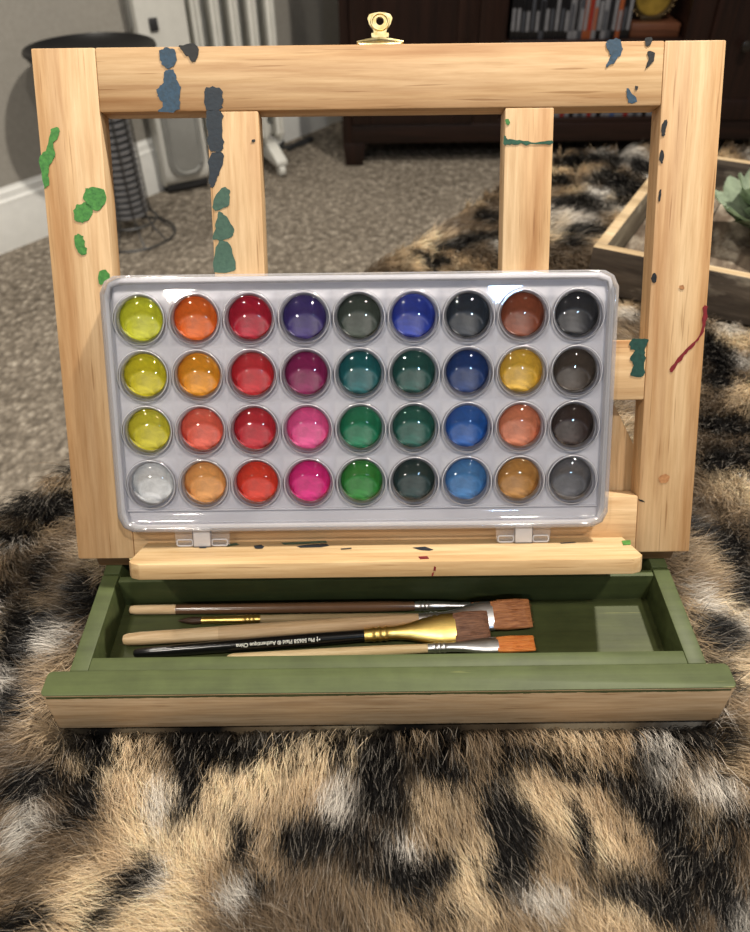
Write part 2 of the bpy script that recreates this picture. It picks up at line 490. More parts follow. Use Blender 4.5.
# ------------------------------------------------------------------ the watercolour set
def clear_plastic(name, tint=(.97, .97, .98, 1), rough=.03, ior=1.45, milky=0.0):
    t = NT(name)
    tr = t.n('ShaderNodeBsdfTransparent'); tr.inputs[0].default_value = tint
    gl = t.n('ShaderNodeBsdfGlossy'); gl.inputs['Roughness'].default_value = rough
    fr = t.n('ShaderNodeFresnel'); fr.inputs['IOR'].default_value = ior
    mx = t.n('ShaderNodeMixShader'); t.link(fr.outputs[0], mx.inputs[0]); t.link(tr.outputs[0], mx.inputs[1]); t.link(gl.outputs[0], mx.inputs[2])
    last = mx
    if milky:
        df = t.n('ShaderNodeBsdfDiffuse'); df.inputs[0].default_value = (.8, .8, .84, 1)
        m2 = t.n('ShaderNodeMixShader'); m2.inputs[0].default_value = milky
        t.link(mx.outputs[0], m2.inputs[1]); t.link(df.outputs[0], m2.inputs[2]); last = m2
    t.link(last.outputs[0], t.out.inputs[0]); return t.m
lid_mat = clear_plastic('clear_lid_plastic', ior=1.5)
rim_mat = clear_plastic('lid_rim_plastic', ior=1.7, milky=.22, rough=.08)
ring_mat = clear_plastic('lid_ring_refraction_line', tint=(.58, .58, .62, 1), ior=1.7, rough=.08)  # dark refraction lines around each dome, put in as a grey tint
crest_mat = clear_plastic('lid_ring_highlight', ior=1.9, milky=.45, rough=.12)  # bright highlight along the ring, painted in as milky white
tw = NT('white_tray_plastic'); twn = tw.noise(tw.coord(), 30, 2)
tw.bsdf(tw.ramp(twn, [(.3, lin((198, 197, 203))), (.7, lin((212, 211, 216)))]), .38, 0, .5); tray_white = tw.m

PS_U0, PS_U1, PS_V0, PS_V1 = -.1620, .1460, .0215, .1790
PU = [-.1397+.0328*i for i in range(9)]; PV = [.1536-.0337*j for j in range(4)]
paint_set = empty('watercolor_set', tuple(FM @ Vector((-.008, .0115, .008))), 'white watercolor box with clear domed lid and 36 round colored pans, standing on the ledge', 'paint set')

NC = 32
def cells(bm, rings, mat=0):
    """a sheet over the pan grid: each square cell carries concentric rings (r, w)"""
    hu, hv = .0328/2, .0337/2
    seam = {}
    def corner(x, y, w):
        k = (round(x*1e5), round(y*1e5))
        if k not in seam: seam[k] = bm.verts.new((x, y, w))
        return seam[k]
    for cu in PU:
        for cv in PV:
            prev = []
            for i in range(NC):
                a = 2*PI*(i+.5)/NC-PI/NC*0; a = 2*PI*i/NC+PI/4
                c, s = math.cos(a), math.sin(a); m = max(abs(c), abs(s))
                prev.append(corner(cu+hu*c/m, cv+hv*s/m, rings[0][1]))
            for r, w in rings[1:]:
                if r < 1e-6:
                    ctr = bm.verts.new((cu, cv, w))
                    for i in range(NC): bm.faces.new((prev[i], prev[(i+1) % NC], ctr))
                    break
                cur = [bm.verts.new((cu+r*math.cos(2*PI*i/NC+PI/4), cv+r*math.sin(2*PI*i/NC+PI/4), w)) for i in range(NC)]
                for i in range(NC):
                    j = (i+1) % NC
                    bm.faces.new((prev[i], prev[j], cur[j], cur[i]))
                prev = cur
def margin(bm, w, u0, u1, v0, v1, rad, levels):
    """joins the pan grid's border to the rounded outline, then runs down through (inset, w) levels"""
    hu, hv = .0328/2, .0337/2
    a0, a1, b0, b1 = PU[0]-hu, PU[-1]+hu, PV[-1]-hv, PV[0]+hv
    inner = []
    nx, ny = 36, 16
    for k in range(nx): inner.append((a0+(a1-a0)*k/nx, b0))
    for k in range(ny): inner.append((a1, b0+(b1-b0)*k/ny))
    for k in range(nx): inner.append((a1-(a1-a0)*k/nx, b1))
    for k in range(ny): inner.append((a0, b1-(b1-b0)*k/ny))
    def outp(p, ins):
        U0, U1, V0, V1 = u0+ins, u1-ins, v0+ins, v1-ins; r = max(rad-ins, .001)
        x = U0+(U1-U0)*(p[0]-a0)/(a1-a0); y = V0+(V1-V0)*(p[1]-b0)/(b1-b0)
        cx = min(max(x, U0+r), U1-r); cy = min(max(y, V0+r), V1-r)
        d = math.hypot(x-cx, y-cy)
        if d > 1e-9 and x != cx and y != cy: x, y = cx+(x-cx)*r/d, cy+(y-cy)*r/d
        return x, y
    prev = [bm.verts.new((x, y, w)) for x, y in inner]
    n = len(inner)
    for ins, ww in levels:
        cur = [bm.verts.new((*outp(p, ins), ww)) for p in inner]
        for i in range(n):
            j = (i+1) % n
            bm.faces.new((prev[i], cur[i], cur[j], prev[j]))
        prev = cur
    return prev

# tray
bm = bmesh.new()
cells(bm, [(0, .0105), (.0152, .0105), (.0146, .0110), (.0137, .0108), (.0132, .0100), (.0129, .0040), (0, .0038)])
back = margin(bm, .0105, PS_U0+.0012, PS_U1-.0012, PS_V0+.0012, PS_V1-.0012, .0100, [(.004, .0105), (.003, .0118), (.0018, .0118), (.0008, .0110), (0, .0095), (0, .0015)])
bm.faces.new(back)
bmesh.ops.remove_doubles(bm, verts=bm.verts[:], dist=.00002)
bmesh.ops.recalc_face_normals(bm, faces=bm.faces[:])
box(bm, PS_U0+.006, PS_U1-.006, .0345, .0357, .0100, .0121, .0004)
box(bm, PS_U0+.006, PS_U1-.006, .0265, .0272, .0100, .0112, .0003)
setp(obj('tray', bm, tray_white, paint_set, FM, angle=50), 'white plastic tray with round wells')

# lid
bm = bmesh.new()
dome = [(.0141*math.cos(a), .0138+.0042*math.sin(a)) for a in [PI/2*k/7 for k in range(8)]]
cells(bm, [(0, .0132), (.0160, .0132), (.0159, .0142), (.0155, .0147), (.0151, .0147), (.0148, .0138)]+dome[:-1]+[(0, dome[-1][1])])
margin(bm, .0132, PS_U0, PS_U1, PS_V0, PS_V1, .0112, [(.0058, .0132), (.0052, .0142), (.0036, .0142), (.0031, .0150), (.0012, .0150), (.0003, .0144), (0, .0135), (0, .0040)])
bmesh.ops.remove_doubles(bm, verts=bm.verts[:], dist=.00002)
for f in bm.faces:
    c = f.calc_center_median()
    du = min(abs(c.x-a) for a in PU); dv = min(abs(c.y-a) for a in PV)
    rr = math.hypot(du, dv)
    if .01545 < rr < .0160 or .0147 < rr < .01505: f.material_index = 2
    elif .0150 < rr < .01548: f.material_index = 3
    if c.z > .0001 and (c.x < PS_U0+.0054 or c.x > PS_U1-.0054 or c.y > PS_V1-.0054 or c.y < PS_V0+.0054): f.material_index = 1
setp(obj('lid', bm, [lid_mat, rim_mat, ring_mat, crest_mat], paint_set, FM, angle=60), 'clear plastic lid with a dome over each pan')

# hinge clips at the lower edge, standing on the ledge
clip_mat = clear_plastic('clip_plastic', ior=1.5, milky=.10, rough=.1)
clip_bar = clear_plastic('clip_bar_plastic', ior=1.6, milky=.5, rough=.15)
for uc in (-.1103, .0937):
    bm = bmesh.new()
    prism(bm, [(uc-.0175, .0222), (uc+.0175, .0222), (uc+.0170, .0118), (uc-.0170, .0118)], .0100, .0106, 'z')
    for s in (-1, 1):
        x = sorted((uc+s*.0062, uc+s*.0160))
        tube(bm, [(a, b, .0115) for a, b in rrect(x[0], x[1], .0118, .0158, .0012, 3)], .0005, 6, mat=1, close=True)
    box(bm, uc-.0060, uc+.0060, .0110, .0235, .0098, .0128, .0008, mat=1)
    obj('hinge_clip', bm, [clip_mat, clip_bar], paint_set, FM)

PAN = [
 [('yellow green', (206, 208, 48)), ('orange', (226, 108, 30)), ('crimson', (176, 20, 50)), ('indigo', (60, 44, 112)), ('charcoal green', (62, 72, 64)), ('ultramarine blue', (32, 58, 158)), ('blue black', (36, 46, 58)), ('russet brown', (130, 66, 40)), ('soft black', (46, 47, 52))],
 [('lemon yellow', (212, 200, 36)), ('amber', (232, 156, 34)), ('red', (198, 32, 44)), ('plum', (136, 22, 86)), ('deep teal', (12, 96, 100)), ('dark pine green', (22, 78, 72)), ('prussian blue', (18, 54, 112)), ('yellow ochre', (212, 170, 56)), ('umber black', (68, 58, 50))],
 [('mustard yellow', (212, 202, 52)), ('coral', (232, 104, 82)), ('rose red', (196, 36, 52)), ('candy pink', (232, 88, 152)), ('emerald green', (14, 122, 84)), ('spruce green', (26, 92, 80)), ('cobalt blue', (20, 88, 166)), ('salmon brown', (206, 126, 92)), ('brown black', (54, 40, 36))],
 [('white', (222, 224, 224)), ('peach', (234, 168, 98)), ('vermilion', (222, 62, 42)), ('magenta pink', (222, 36, 132)), ('grass green', (42, 134, 52)), ('dark bottle green', (32, 58, 58)), ('steel blue', (66, 124, 180)), ('tan', (184, 134, 70)), ('grey', (98, 98, 102))],
]
def pan_mat(nm, c):
    t = NT('paint_'+nm.replace(' ', '_')); v = t.coord(); n = t.noise(v, 170, 5, .62, .8)
    b = lin(c); d = tuple(x*.68 for x in b[:3])+(1,); l = tuple(min(1, x*1.08) for x in b[:3])+(1,)
    n2 = t.noise(v, 60, 3)
    t.bsdf(t.ramp(n, [(.3, d), (.72, l)]), .42, 0, .4, Normal=t.bump(n2, .5, .001)); return t.m
for j in range(4):
    for i in range(9):
        nm, c = PAN[j][i]
        bm = bmesh.new(); n = 44
        # a dried cake: curved crease shaped to imitate lit lower and shaded upper half
        ju, jv, js = random.uniform(-.0008, .0008), random.uniform(-.0008, .0008), random.uniform(.9, 1.1)
        rings = []
        for r in (.0130, .01265, .0122, .0116, .0109, .0101, .0092, .0082, .0071, .006, .0048, .0035, .002):
            ring = []
            for k in range(n):
                a = 2*PI*k/n; u, v = r*math.cos(a), r*math.sin(a)
                arc = -.0058+jv+.78*math.sqrt(max(0, .0108**2-(u+.0006+ju)**2))
                d = v-arc
                z = .0050+js*(.30*math.sqrt(d*d+.0004**2) if d < 0 else .44*math.sqrt(d*d+.0004**2))
                z = min(z, .0098)
                if r > .0125: z = max(z, .0092)
                ring.append(bm.verts.new((u, v, z)))
            rings.append(ring)
        for a, b in zip(rings, rings[1:]):
            for k in range(n): bm.faces.new((a[k], a[(k+1) % n], b[(k+1) % n], b[k]))
        bm.faces.new(rings[-1])
        bmesh.ops.recalc_face_normals(bm, faces=bm.faces[:])
        if bm.faces[0].normal.z < 0: bmesh.ops.reverse_faces(bm, faces=bm.faces[:])
        o = obj('paint_pan', bm, pan_mat(nm, c), paint_set, FM @ T(PU[i], PV[j], 0), angle=80)
        o['label'] = nm+' paint pan'

# ------------------------------------------------------------------ brushes
def metal(name, c, rough=.2):
    t = NT(name); n = t.noise(t.coord((8, 60, 60)), 20, 3)
    b = lin(c); t.bsdf(t.ramp(n, [(.3, tuple(x*.8 for x in b[:3])+(1,)), (.7, b)]), rough, 1.0); return t.m
silver = metal('nickel_ferrule', (226, 226, 228), .36); gold = metal('brass_ferrule', (236, 204, 122), .36)
def hair_mat(name, c1, c2):
    t = NT(name); n = t.noise(t.coord((.05, 1, 1)), 2200, 3, .6); n2 = t.noise(t.coord((.12, 1, 1)), 700, 2)
    c = t.mix(.5, t.ramp(n, [(.35, lin(c1)), (.65, lin(c2))]), t.ramp(n2, [(.35, lin(c1)), (.65, lin(c2))]))
    t.bsdf(c, .4, 0, .4, Normal=t.bump(n, .7, .0006)); return t.m
H_BROWN = hair_mat('brown_bristles', (126, 72, 38), (196, 132, 84)); H_DARK = hair_mat('dark_brown_bristles', (84, 50, 34), (160, 114, 86))
H_ORANGE = hair_mat('orange_bristles', (206, 106, 36), (246, 160, 84)); H_BLACK = hair_mat('dark_pointed_bristles', (40, 26, 18), (78, 54, 36))
raw_handle = wood('raw_brush_wood', 'x', (214, 188, 152), (198, 168, 130), (168, 136, 100), band=.3, dash=.3, k=2)
pale_handle = wood('pale_brush_wood', 'x', (244, 224, 184), (236, 212, 166), (214, 184, 136), band=.3, dash=.1, k=2)
tip_handle = wood('bare_tip_wood', 'x', (228, 204, 168), (218, 190, 150), (190, 160, 122), band=.3, dash=.2, k=2)
lacq = plain('brown_lacquer', (96, 70, 50), .18, spec=.6); black_l = plain('black_lacquer', (16, 16, 18), .2, spec=.6)
clear_h = plain('grey_lacquer', (150, 132, 100), .15, spec=.6); dark_end = plain('dark_dipped_end', (70, 54, 40), .3)
ltr = plain('white_lettering', (250, 248, 236), .5)

def brush_frame(S, Eend, roll=0.):
    S = Vector(S); E_ = Vector(Eend); x = (E_-S).normalized(); L = (E_-S).length
    y = Vector((0, 0, 1)).cross(x).normalized(); z = x.cross(y)
    M = Matrix(((x.x, y.x, z.x, S.x), (x.y, y.y, z.y, S.y), (x.z, y.z, z.z, S.z), (0, 0, 0, 1)))
    return M @ Matrix.Rotation(roll, 4, 'X'), L

def brush(S, Eend, label, prof, f0, f1, h1, fr, flat, mats, roll=0., tipmat=None, text=None, rounded=False, split=None):
    """prof: handle (x, r); ferrule f0-f1; bristles to h1; flat=(half width, half thickness) of the head"""
    M, L = brush_frame(S, Eend, roll)
    t = empty('paintbrush', tuple(M.translation), label, 'paintbrush', 'paintbrushes in the drawer')
    bm = bmesh.new()
    hm = [mats[0]]
    if split is not None:
        def rad(x):
            for (a, ra), (b, rb) in zip(prof, prof[1:]):
                if a <= x <= b: return ra+(rb-ra)*(x-a)/max(b-a, 1e-9)
            return prof[-1][1]
        p1 = [(x, r) for x, r in prof if x < split]+[(split, rad(split))]
        p2 = [(split, rad(split)*1.03)]+[(x, r*1.03) for x, r in prof if x > split]
        sections(bm, [(x, 0, 0, r, r) for x, r in p1], 18, mat=1); sections(bm, [(x, 0, 0, r, r) for x, r in p2], 18, mat=0)
        hm.append(tipmat)
    else:
        sections(bm, [(x, 0, 0, r, r) for x, r in prof], 18)
    if text:
        body, x0, size, rr = text
        cu = bpy.data.curves.new('lettering', 'FONT'); cu.body = body; cu.size = size; cu.resolution_u = 3; cu.offset = .00006
        to = bpy.data.objects.new('lettering', cu); COL.objects.link(to)
        bpy.context.view_layer.update()
        me = bpy.data.meshes.new_from_object(to.evaluated_get(bpy.context.evaluated_depsgraph_get()))
        bpy.data.objects.remove(to); bpy.data.curves.remove(cu)
        nv = len(bm.verts); nf = len(bm.faces)
        bm.from_mesh(me); bm.verts.ensure_lookup_table(); bm.faces.ensure_lookup_table()
        bpy.data.meshes.remove(me)
        for v in bm.verts[nv:]:
            a = -(v.co.y-size*.33)/rr - .35; x = x0-v.co.x
            v.co = (x, math.sin(a)*(rr+.0002), math.cos(a)*(rr+.0002))
        for f in bm.faces[nf:]: f.material_index = len(hm)
        hm.append(ltr)
    obj('handle', bm, hm, t, M)
    fw_, ft = flat
    bm = bmesh.new()
    l = f1-f0
    secs = [(f0, 0, 0, fr*.98, fr*.98)]
    for k in (.10, .17, .24):
        secs += [(f0+l*(k-.025), 0, 0, fr*1.0, fr*1.0), (f0+l*k, 0, 0, fr*1.14, fr*1.14), (f0+l*(k+.025), 0, 0, fr*1.0, fr*1.0)]
    secs += [(f0+l*.34, 0, 0, fr, fr)]
    for k in (.5, .65, .8, .82, .86, 1.0):
        s = min(1, (k-.34)/.5); s = s*s*(3-2*s)
        b = 1.0 if k not in (.82,) else .95
        secs.append((f0+l*k, 0, 0, (fr+(fw_-fr)*s)*b, (fr+(ft-fr)*s)*b))
    sections(bm, secs, 24, 2.4)
    obj('ferrule', bm, mats[1], t, M)
    bm = bmesh.new(); b = h1-f1
    if rounded:
        sections(bm, [(f1-.001, 0, 0, fw_*.85, ft*.85), (f1+b*.25, 0, 0, fw_*1.15, ft*1.15), (f1+b*.55, 0, 0, fw_*.95, ft*.95), (f1+b*.82, 0, 0, fw_*.45, ft*.45), (h1, 0, 0, .0002, .0002)], 18)
    else:
        sections(bm, [(f1-.001, 0, 0, fw_*.94, ft*.9), (f1+b*.3, 0, 0, fw_*1.02, ft*1.0), (f1+b*.8, 0, 0, fw_*1.0, ft*.6), (f1+b*.97, 0, 0, fw_*.98, ft*.3), (h1, 0, 0, fw_*.95, ft*.15)], 28, 5)
        # loose hair wisps along the tip and sides
        for k in range(46):
            y0 = random.uniform(-1, 1)*fw_*.98; z0 = ft*random.uniform(.3, 1.0)
            x0 = f1+b*random.uniform(.0, .3); x1 = f1+b*random.uniform(.85, 1.05)
            tube(bm, [(x0, y0, z0), ((x0+x1)/2, y0+random.uniform(-.0004, .0004), z0*.9+.0001), (x1, y0+random.uniform(-.0007, .0007), ft*.25+random.uniform(-.0003, .0006))], [.00016, .00016, .00005], 4)
    obj('bristles', bm, mats[2], t, M)
    return t

DZ = .0250
def hp(L, r, tip=.55):   # a long handle profile: rounded end, swelling belly, slim neck
    return [(0, r*.28), (.0006, r*tip*.75), (.002, r*tip), (.010, r*(tip+.08)), (L*.45, r*.92), (L*.70, r), (L*.88, r*.92), (L, r*.80)]
# thin brown lacquered brush lying furthest back
brush((-.1660, .3190, DZ+.0036), (.0900, .3195, DZ+.0036), 'brush with brown lacquered handle and bare pale end, lying furthest back in the drawer',
      [(0, .0012), (.001, .0026), (.004, .0031), (.040, .0033), (.120, .0036), (.170, .0036), (.1915, .0030)], .1915, .2290, .2460, .0030, (.0022, .0018), [lacq, silver, H_DARK], split=.0315, tipmat=tip_handle, rounded=True)
# small gold brush pointing left
brush((.0400, .3112, DZ+.0030), (-.1330, .3100, DZ+.0030), 'slim gold-ferruled round brush pointing left, under the big bare wooden brush',
      [(0, .0008), (.002, .0018), (.040, .0026), (.090, .0030), (.1170, .0028)], .1170, .1560, .1720, .0028, (.0022, .0022), [clear_h, gold, H_BLACK], rounded=True)
# big raw wooden flat brush
brush((-.1640, .2940, DZ+.0048), (.1005, .3085, DZ+.0085), 'big flat brush with bare beige wooden handle and wide brown bristles',
      [(0, .0014), (.0008, .0030), (.003, .0038), (.012, .0043), (.080, .0047), (.140, .0049), (.170, .0046), (.1915, .0042)], .1915, .2405, .2654, .0044, (.0098, .0030), [raw_handle, silver, H_BROWN], roll=.36, split=.062, tipmat=tip_handle)
# black handled brush
brush((-.1548, .2838, DZ+.0042), (.0725, .2990, DZ+.0085), 'flat brush with black handle, white lettering, gold ferrule and dark bristles',
      [(0, .0012), (.0008, .0024), (.003, .0031), (.012, .0034), (.080, .0040), (.115, .0041), (.147, .0037)], .1470, .2060, .2278, .0042, (.0100, .0030), [black_l, gold, H_DARK], roll=.38,
      text=('\u2022\u2020 Plu 50658 Plaid \u00ae Authentique China', .1190, .0033, .0041))
# pale brush against the drawer front
brush((-.0950, .2800, DZ+.0036), (.0990, .2860, DZ+.0068), 'small flat brush with pale wooden handle and bright orange bristles, nearest the drawer front',
      [(0, .001), (.001, .002), (.004, .0027), (.060, .0031), (.100, .0032), (.1270, .0028)], .1270, .1720, .1950, .0029, (.0053, .0022), [pale_handle, silver, H_ORANGE], roll=.2)

# ------------------------------------------------------------------ room
wall_paint = NT('grey_wall_paint'); wn = wall_paint.noise(wall_paint.coord(), 90, 4); wall_paint.bsdf(wall_paint.ramp(wn, [(.3, lin((150, 146, 138))), (.7, lin((158, 154, 146)))]), .8, 0, .2, Normal=wall_paint.bump(wn, .15, .002)); wall_paint = wall_paint.m
white_trim = plain('white_trim_paint', (222, 222, 218), .4, var=.04)
ct = NT('loop_pile_carpet')
v = ct.coord()
vor = ct.n('ShaderNodeTexVoronoi'); vor.inputs['Scale'].default_value = 62; vor.inputs['Randomness'].default_value = .9
ct.link(ct.coord((1.15, .8, 1)), vor.inputs['Vector'])
n1 = ct.noise(v, 45, 4, .7); n2 = ct.noise(v, 4, 2)
cc = ct.ramp(n1, [(.30, lin((92, 84, 75))), (.50, lin((156, 146, 132))), (.70, lin((214, 204, 188)))])
cc = ct.mix(.75, cc, ct.ramp(vor.outputs['Distance'], [(.12, (1, 1, 1, 1)), (.62, (.32, .30, .28, 1))]), 'MULTIPLY')
cc = ct.mix(.25, cc, ct.ramp(n2, [(.3, lin((110, 104, 95))), (.7, lin((150, 142, 130)))]))
inv = ct.n('ShaderNodeMath', operation='SUBTRACT'); inv.inputs[0].default_value = 1; ct.link(vor.outputs['Distance'], inv.inputs[1])
ct.bsdf(cc, .95, 0, .1, Normal=ct.bump(inv.outputs[0], .9, .012)); carpet = ct.m

bm = bmesh.new(); box(bm, -4, 4, -3, 5, FLOOR_Z-.05, FLOOR_Z)
setp(obj('floor', bm, carpet, smooth=False), 'grey beige loop pile carpet floor', kind='structure')
WA = np.array((-.9628, 1.8325)); WB = np.array((-.1486, 2.8795)); wd = (WB-WA)/np.linalg.norm(WB-WA); wn_ = np.array((-wd[1], wd[0]))
ang = math.atan2(wd[1], wd[0])
WM = Matrix.Translation((WA[0], WA[1], FLOOR_Z)) @ Matrix.Rotation(ang, 4, 'Z')
bm = bmesh.new(); box(bm, -3.0, 2.2, .016, .12, 0, 2.5); setp(obj('wall_left', bm, wall_paint, M=WM, smooth=False), 'grey painted wall', kind='structure')
bm = bmesh.new()
prism(bm, [(0.016, 0), (0, 0), (0, .095), (.003, .105), (.003, .118), (.008, .124), (.010, .138), (.014, .143), (.016, .150)], -3.0, 2.2, 'x')
setp(obj('baseboard_left', bm, white_trim, M=WM, angle=20), 'white stepped baseboard', kind='structure')
bm = bmesh.new(); box(bm, -.2, 4.0, 3.15, 3.25, FLOOR_Z, 2.1); setp(obj('wall_back', bm, wall_paint, smooth=False), 'grey painted wall behind the cabinet', kind='structure')

# ------------------------------------------------------------------ cabinet
dk = wood('dark_red_brown_wood', 'x', (40, 24, 19), (32, 19, 15), (22, 13, 11), rough=.35, band=.4, dash=.2)
dkz = wood('dark_red_brown_upright', 'z', (40, 24, 19), (32, 19, 15), (22, 13, 11), rough=.35, band=.4, dash=.2)
blackin = plain('dark_cabinet_inside', (20, 14, 12), .6)
CY = 2.455; CB = -.352
cab = empty('media_cabinet', (.62, CY+.2, FLOOR_Z), 'dark red brown media cabinet with open disc shelves against the far corner', 'cabinet')
def cpart(name, x0, x1, y0, y1, z0, z1, m=dk, bev=.002, parent=None):
    bm = bmesh.new(); box(bm, x0, x1, y0, y1, z0, z1, bev); return obj(name, bm, m, parent or cab)
cpart('side_panel', -.088, -.060, CY, CY+.42, CB, .42, dkz); cpart('side_panel', 1.40, 1.428, CY, CY+.42, CB, .42, dkz)
cpart('cabinet_top', -.10, 1.44, CY-.012, CY+.43, .42, .45)
cpart('back_panel', -.06, 1.40, CY+.405, CY+.42, CB, .42, blackin)
cpart('bottom_rail', -.060, 1.40, CY, CY+.405, CB, CB+.055)
cpart('stile', .315, .395, CY, CY+.40, CB+.055, .42, dkz); cpart('stile', .915, .985, CY, CY+.40, CB+.055, .42, dkz)
cpart('shelf', .395, .915, CY+.004, CY+.40, CB+.055, CB+.068); cpart('shelf', .395, .915, CY+.004, CY+.40, -.092, -.070)
for x0, x1, kx in ((-.058, .313, .28), (.987, 1.398, 1.09)):
    bm = bmesh.new(); z0, z1 = CB+.058, .415; b = .06
    for a in ((x0, x0+b, z0, z1), (x1-b, x1, z0, z1), (x0+b, x1-b, z0, z0+b), (x0+b, x1-b, z1-b, z1)): box(bm, a[0], a[1], CY-.006, CY+.014, a[2], a[3], .002)
    box(bm, x0+b, x1-b, CY+.002, CY+.010, z0+b, z1-b)
    d = obj('cabinet_door', bm, dkz, cab)
    bm = bmesh.new(); lathe(bm, [(0, 0), (.006, 0), (.006, .012), (.014, .018), (.014, .024), (0, .030)], 18, Matrix.Translation((kx, CY-.006, -.085)) @ Matrix.Rotation(PI/2, 4, 'X'))
    obj('knob', bm, plain('dark_knob', (70, 66, 62), .3, .8), d)
for x0 in (-.088, 1.36):
    for y0 in (CY, CY+.35):
        bm = bmesh.new(); prism(bm, [(x0, CB), (x0+.070, CB), (x0+.062, FLOOR_Z), (x0+.006, FLOOR_Z)], y0, y0+.065, 'y', .002); obj('leg', bm, dkz, cab)

spine_white = plain('disc_spine_white', (108, 108, 112), .35); spine_grey = plain('disc_spine_grey', (58, 60, 66), .35)
spine_black = plain('disc_spine_black', (14, 14, 17), .3); spine_red = plain('disc_spine_red', (120, 30, 26), .35)
spine_orange = plain('disc_spine_orange', (128, 66, 36), .35); spine_blue = plain('disc_spine_blue', (58, 78, 118), .35)
SP = {'white': spine_white, 'grey': spine_grey, 'black': spine_black, 'red': spine_red, 'orange': spine_orange, 'blue': spine_blue}
ORD = ['first', 'second', 'third', 'fourth', 'fifth', 'sixth', 'seventh', 'eighth', 'ninth', 'tenth', 'eleventh', 'twelfth', 'thirteenth', 'fourteenth', 'fifteenth', 'sixteenth',
       'seventeenth', 'eighteenth', 'nineteenth', 'twentieth', 'twenty-first', 'twenty-second', 'twenty-third', 'twenty-fourth', 'twenty-fifth', 'twenty-sixth']
def disc_case(x0, x1, z0, h, body, mark, label, group, lean=0.):
    bm = bmesh.new(); box(bm, x0, x1, CY+.018, CY+.150, z0, z0+h, .0012)
    w = x1-x0
    k = random.choice((0, 1, 2))
    y = CY+.0176
    def patch(a, b, c, d, mi):
        f = bm.faces.new([bm.verts.new(p) for p in ((a, y, c), (b, y, c), (b, y, d), (a, y, d))]); f.material_index = mi
    patch(x0+w*.18, x1-w*.18, z0+h*.12, z0+h*(.42+.1*k), 1)
    patch(x0+w*.12, x1-w*.12, z0+h*.66, z0+h*.90, 1)
    o = obj('disc_case', bm, [SP[body], SP[mark]]); setp(o, label, 'disc case', group)
    return o
cols1 = 'black/white black/white black/grey black/white black/grey black/white grey/black black/white black/grey black/white black/grey black/white white/grey white/black grey/white orange/white orange/red white/orange black/white white/grey grey/black black/white orange/white black/grey black/white'.split()
x = .408
for k, cc_ in enumerate(cols1):
    b, m_ = cc_.split('/'); w = random.uniform(.0128, .0148)
    disc_case(x, x+w-.0006, -.070, random.choice((.185, .188, .190, .172)), b, m_, f'{b} disc case with {m_} spine print, {ORD[k]} from the left on the upper shelf', 'disc cases on the upper cabinet shelf')
    x += w
cols2 = 'white/red white/grey red/white white/black black/white white/red grey/white white/blue red/white white/grey black/white white/red white/grey blue/white white/red white/black red/white white/grey grey/white white/red black/white white/grey white/red red/white'.split()
x = .560
for k, cc_ in enumerate(cols2):
    b, m_ = cc_.split('/'); w = random.uniform(.0130, .0150)
    disc_case(x, x+w-.0006, CB+.068, random.choice((.185, .188, .178)), b, m_, f'{b} disc case with {m_} spine print, {ORD[k]} from the left on the lower shelf', 'disc cases on the lower cabinet shelf')
    x += w
bm = bmesh.new(); box(bm, .762, .905, CY+.03, CY+.16, -.070, -.034, .003); box(bm, .768, .899, CY+.028, CY+.03, -.052, -.050)
setp(obj('wooden_box', bm, wood('box_brown_wood', 'x', (96, 58, 38), (78, 46, 30), (54, 32, 22))), 'low brown wooden box under the round clock on the upper cabinet shelf', 'box')
clk = empty('desk_clock', (.825, CY+.08, -.034), 'round brass desk clock with scalloped rim standing on a low wooden box', 'clock')
CM = Matrix.Translation((.825, CY+.08, .030)) @ Matrix.Rotation(PI/2, 4, 'X')
bm = bmesh.new(); lathe(bm, [(.050, 0), (.064, .0), (.066, .008), (.060, .016), (.052, .014), (.050, .008)], 40, CM)
for k in range(28):
    a = 2*PI*k/28
    bmesh.ops.create_icosphere(bm, subdivisions=1, radius=.006, matrix=CM @ T(.064*math.cos(a), .064*math.sin(a), .010))
obj('rim', bm, plain('dark_bronze', (70, 56, 34), .35, .8), clk)
bm = bmesh.new(); lathe(bm, [(0, .004), (.051, .004), (.051, .009), (.030, .011), (0, .012)], 40, CM); obj('dial', bm, plain('brass_dial', (150, 124, 52), .4, .5, var=.35, vscale=30), clk)
bm = bmesh.new(); box(bm, .795, .855, CY+.062, CY+.092, -.034, -.022, .002); obj('base', bm, plain('bronze_base', (60, 48, 30), .4, .6), clk)
bm = bmesh.new()
box(bm, -.0012, .0012, -.002, .030, .0125, .0135); box(bm, -.020, .002, -.0014, .0014, .0125, .0135); bmesh.ops.transform(bm, matrix=CM, verts=bm.verts[:]); obj('clock_hands', bm, spine_black, clk)

# ------------------------------------------------------------------ oil heater
htr = (206, 205, 198)
heat_w = plain('heater_enamel', htr, .35, var=.04); heat_g = plain('heater_grey_panel', (142, 142, 138), .4, var=.05); dkg = plain('dark_rubber', (36, 36, 38), .6)
hroot = empty('oil_heater', (-.632, 2.290, FLOOR_Z), 'white oil-filled radiator heater on castors beside the wall', 'heater', rotz=math.radians(30))
HM = world(hroot)
bm = bmesh.new()
prism(bm, rrect(-.085, .085, .014, .66, .05, 6), -.012, .125, 'x', .012)
hs = obj('control_housing', bm, heat_w, hroot, HM)
bm = bmesh.new(); prism(bm, rrect(-.070, .070, .002, .040, .012, 4), -.006, .118, 'x', .004); obj('base_strip', bm, dkg, hs, HM)
bm = bmesh.new(); prism(bm, rrect(.004, .112, .050, .27, .045, 8), -.094, -.080, 'y', .004); tube(bm, [(a, -.0945, b) for a, b in rrect(.016, .100, .062, .255, .036, 8)], .004, 6, close=True); obj('cord_compartment', bm, heat_g, hs, HM)
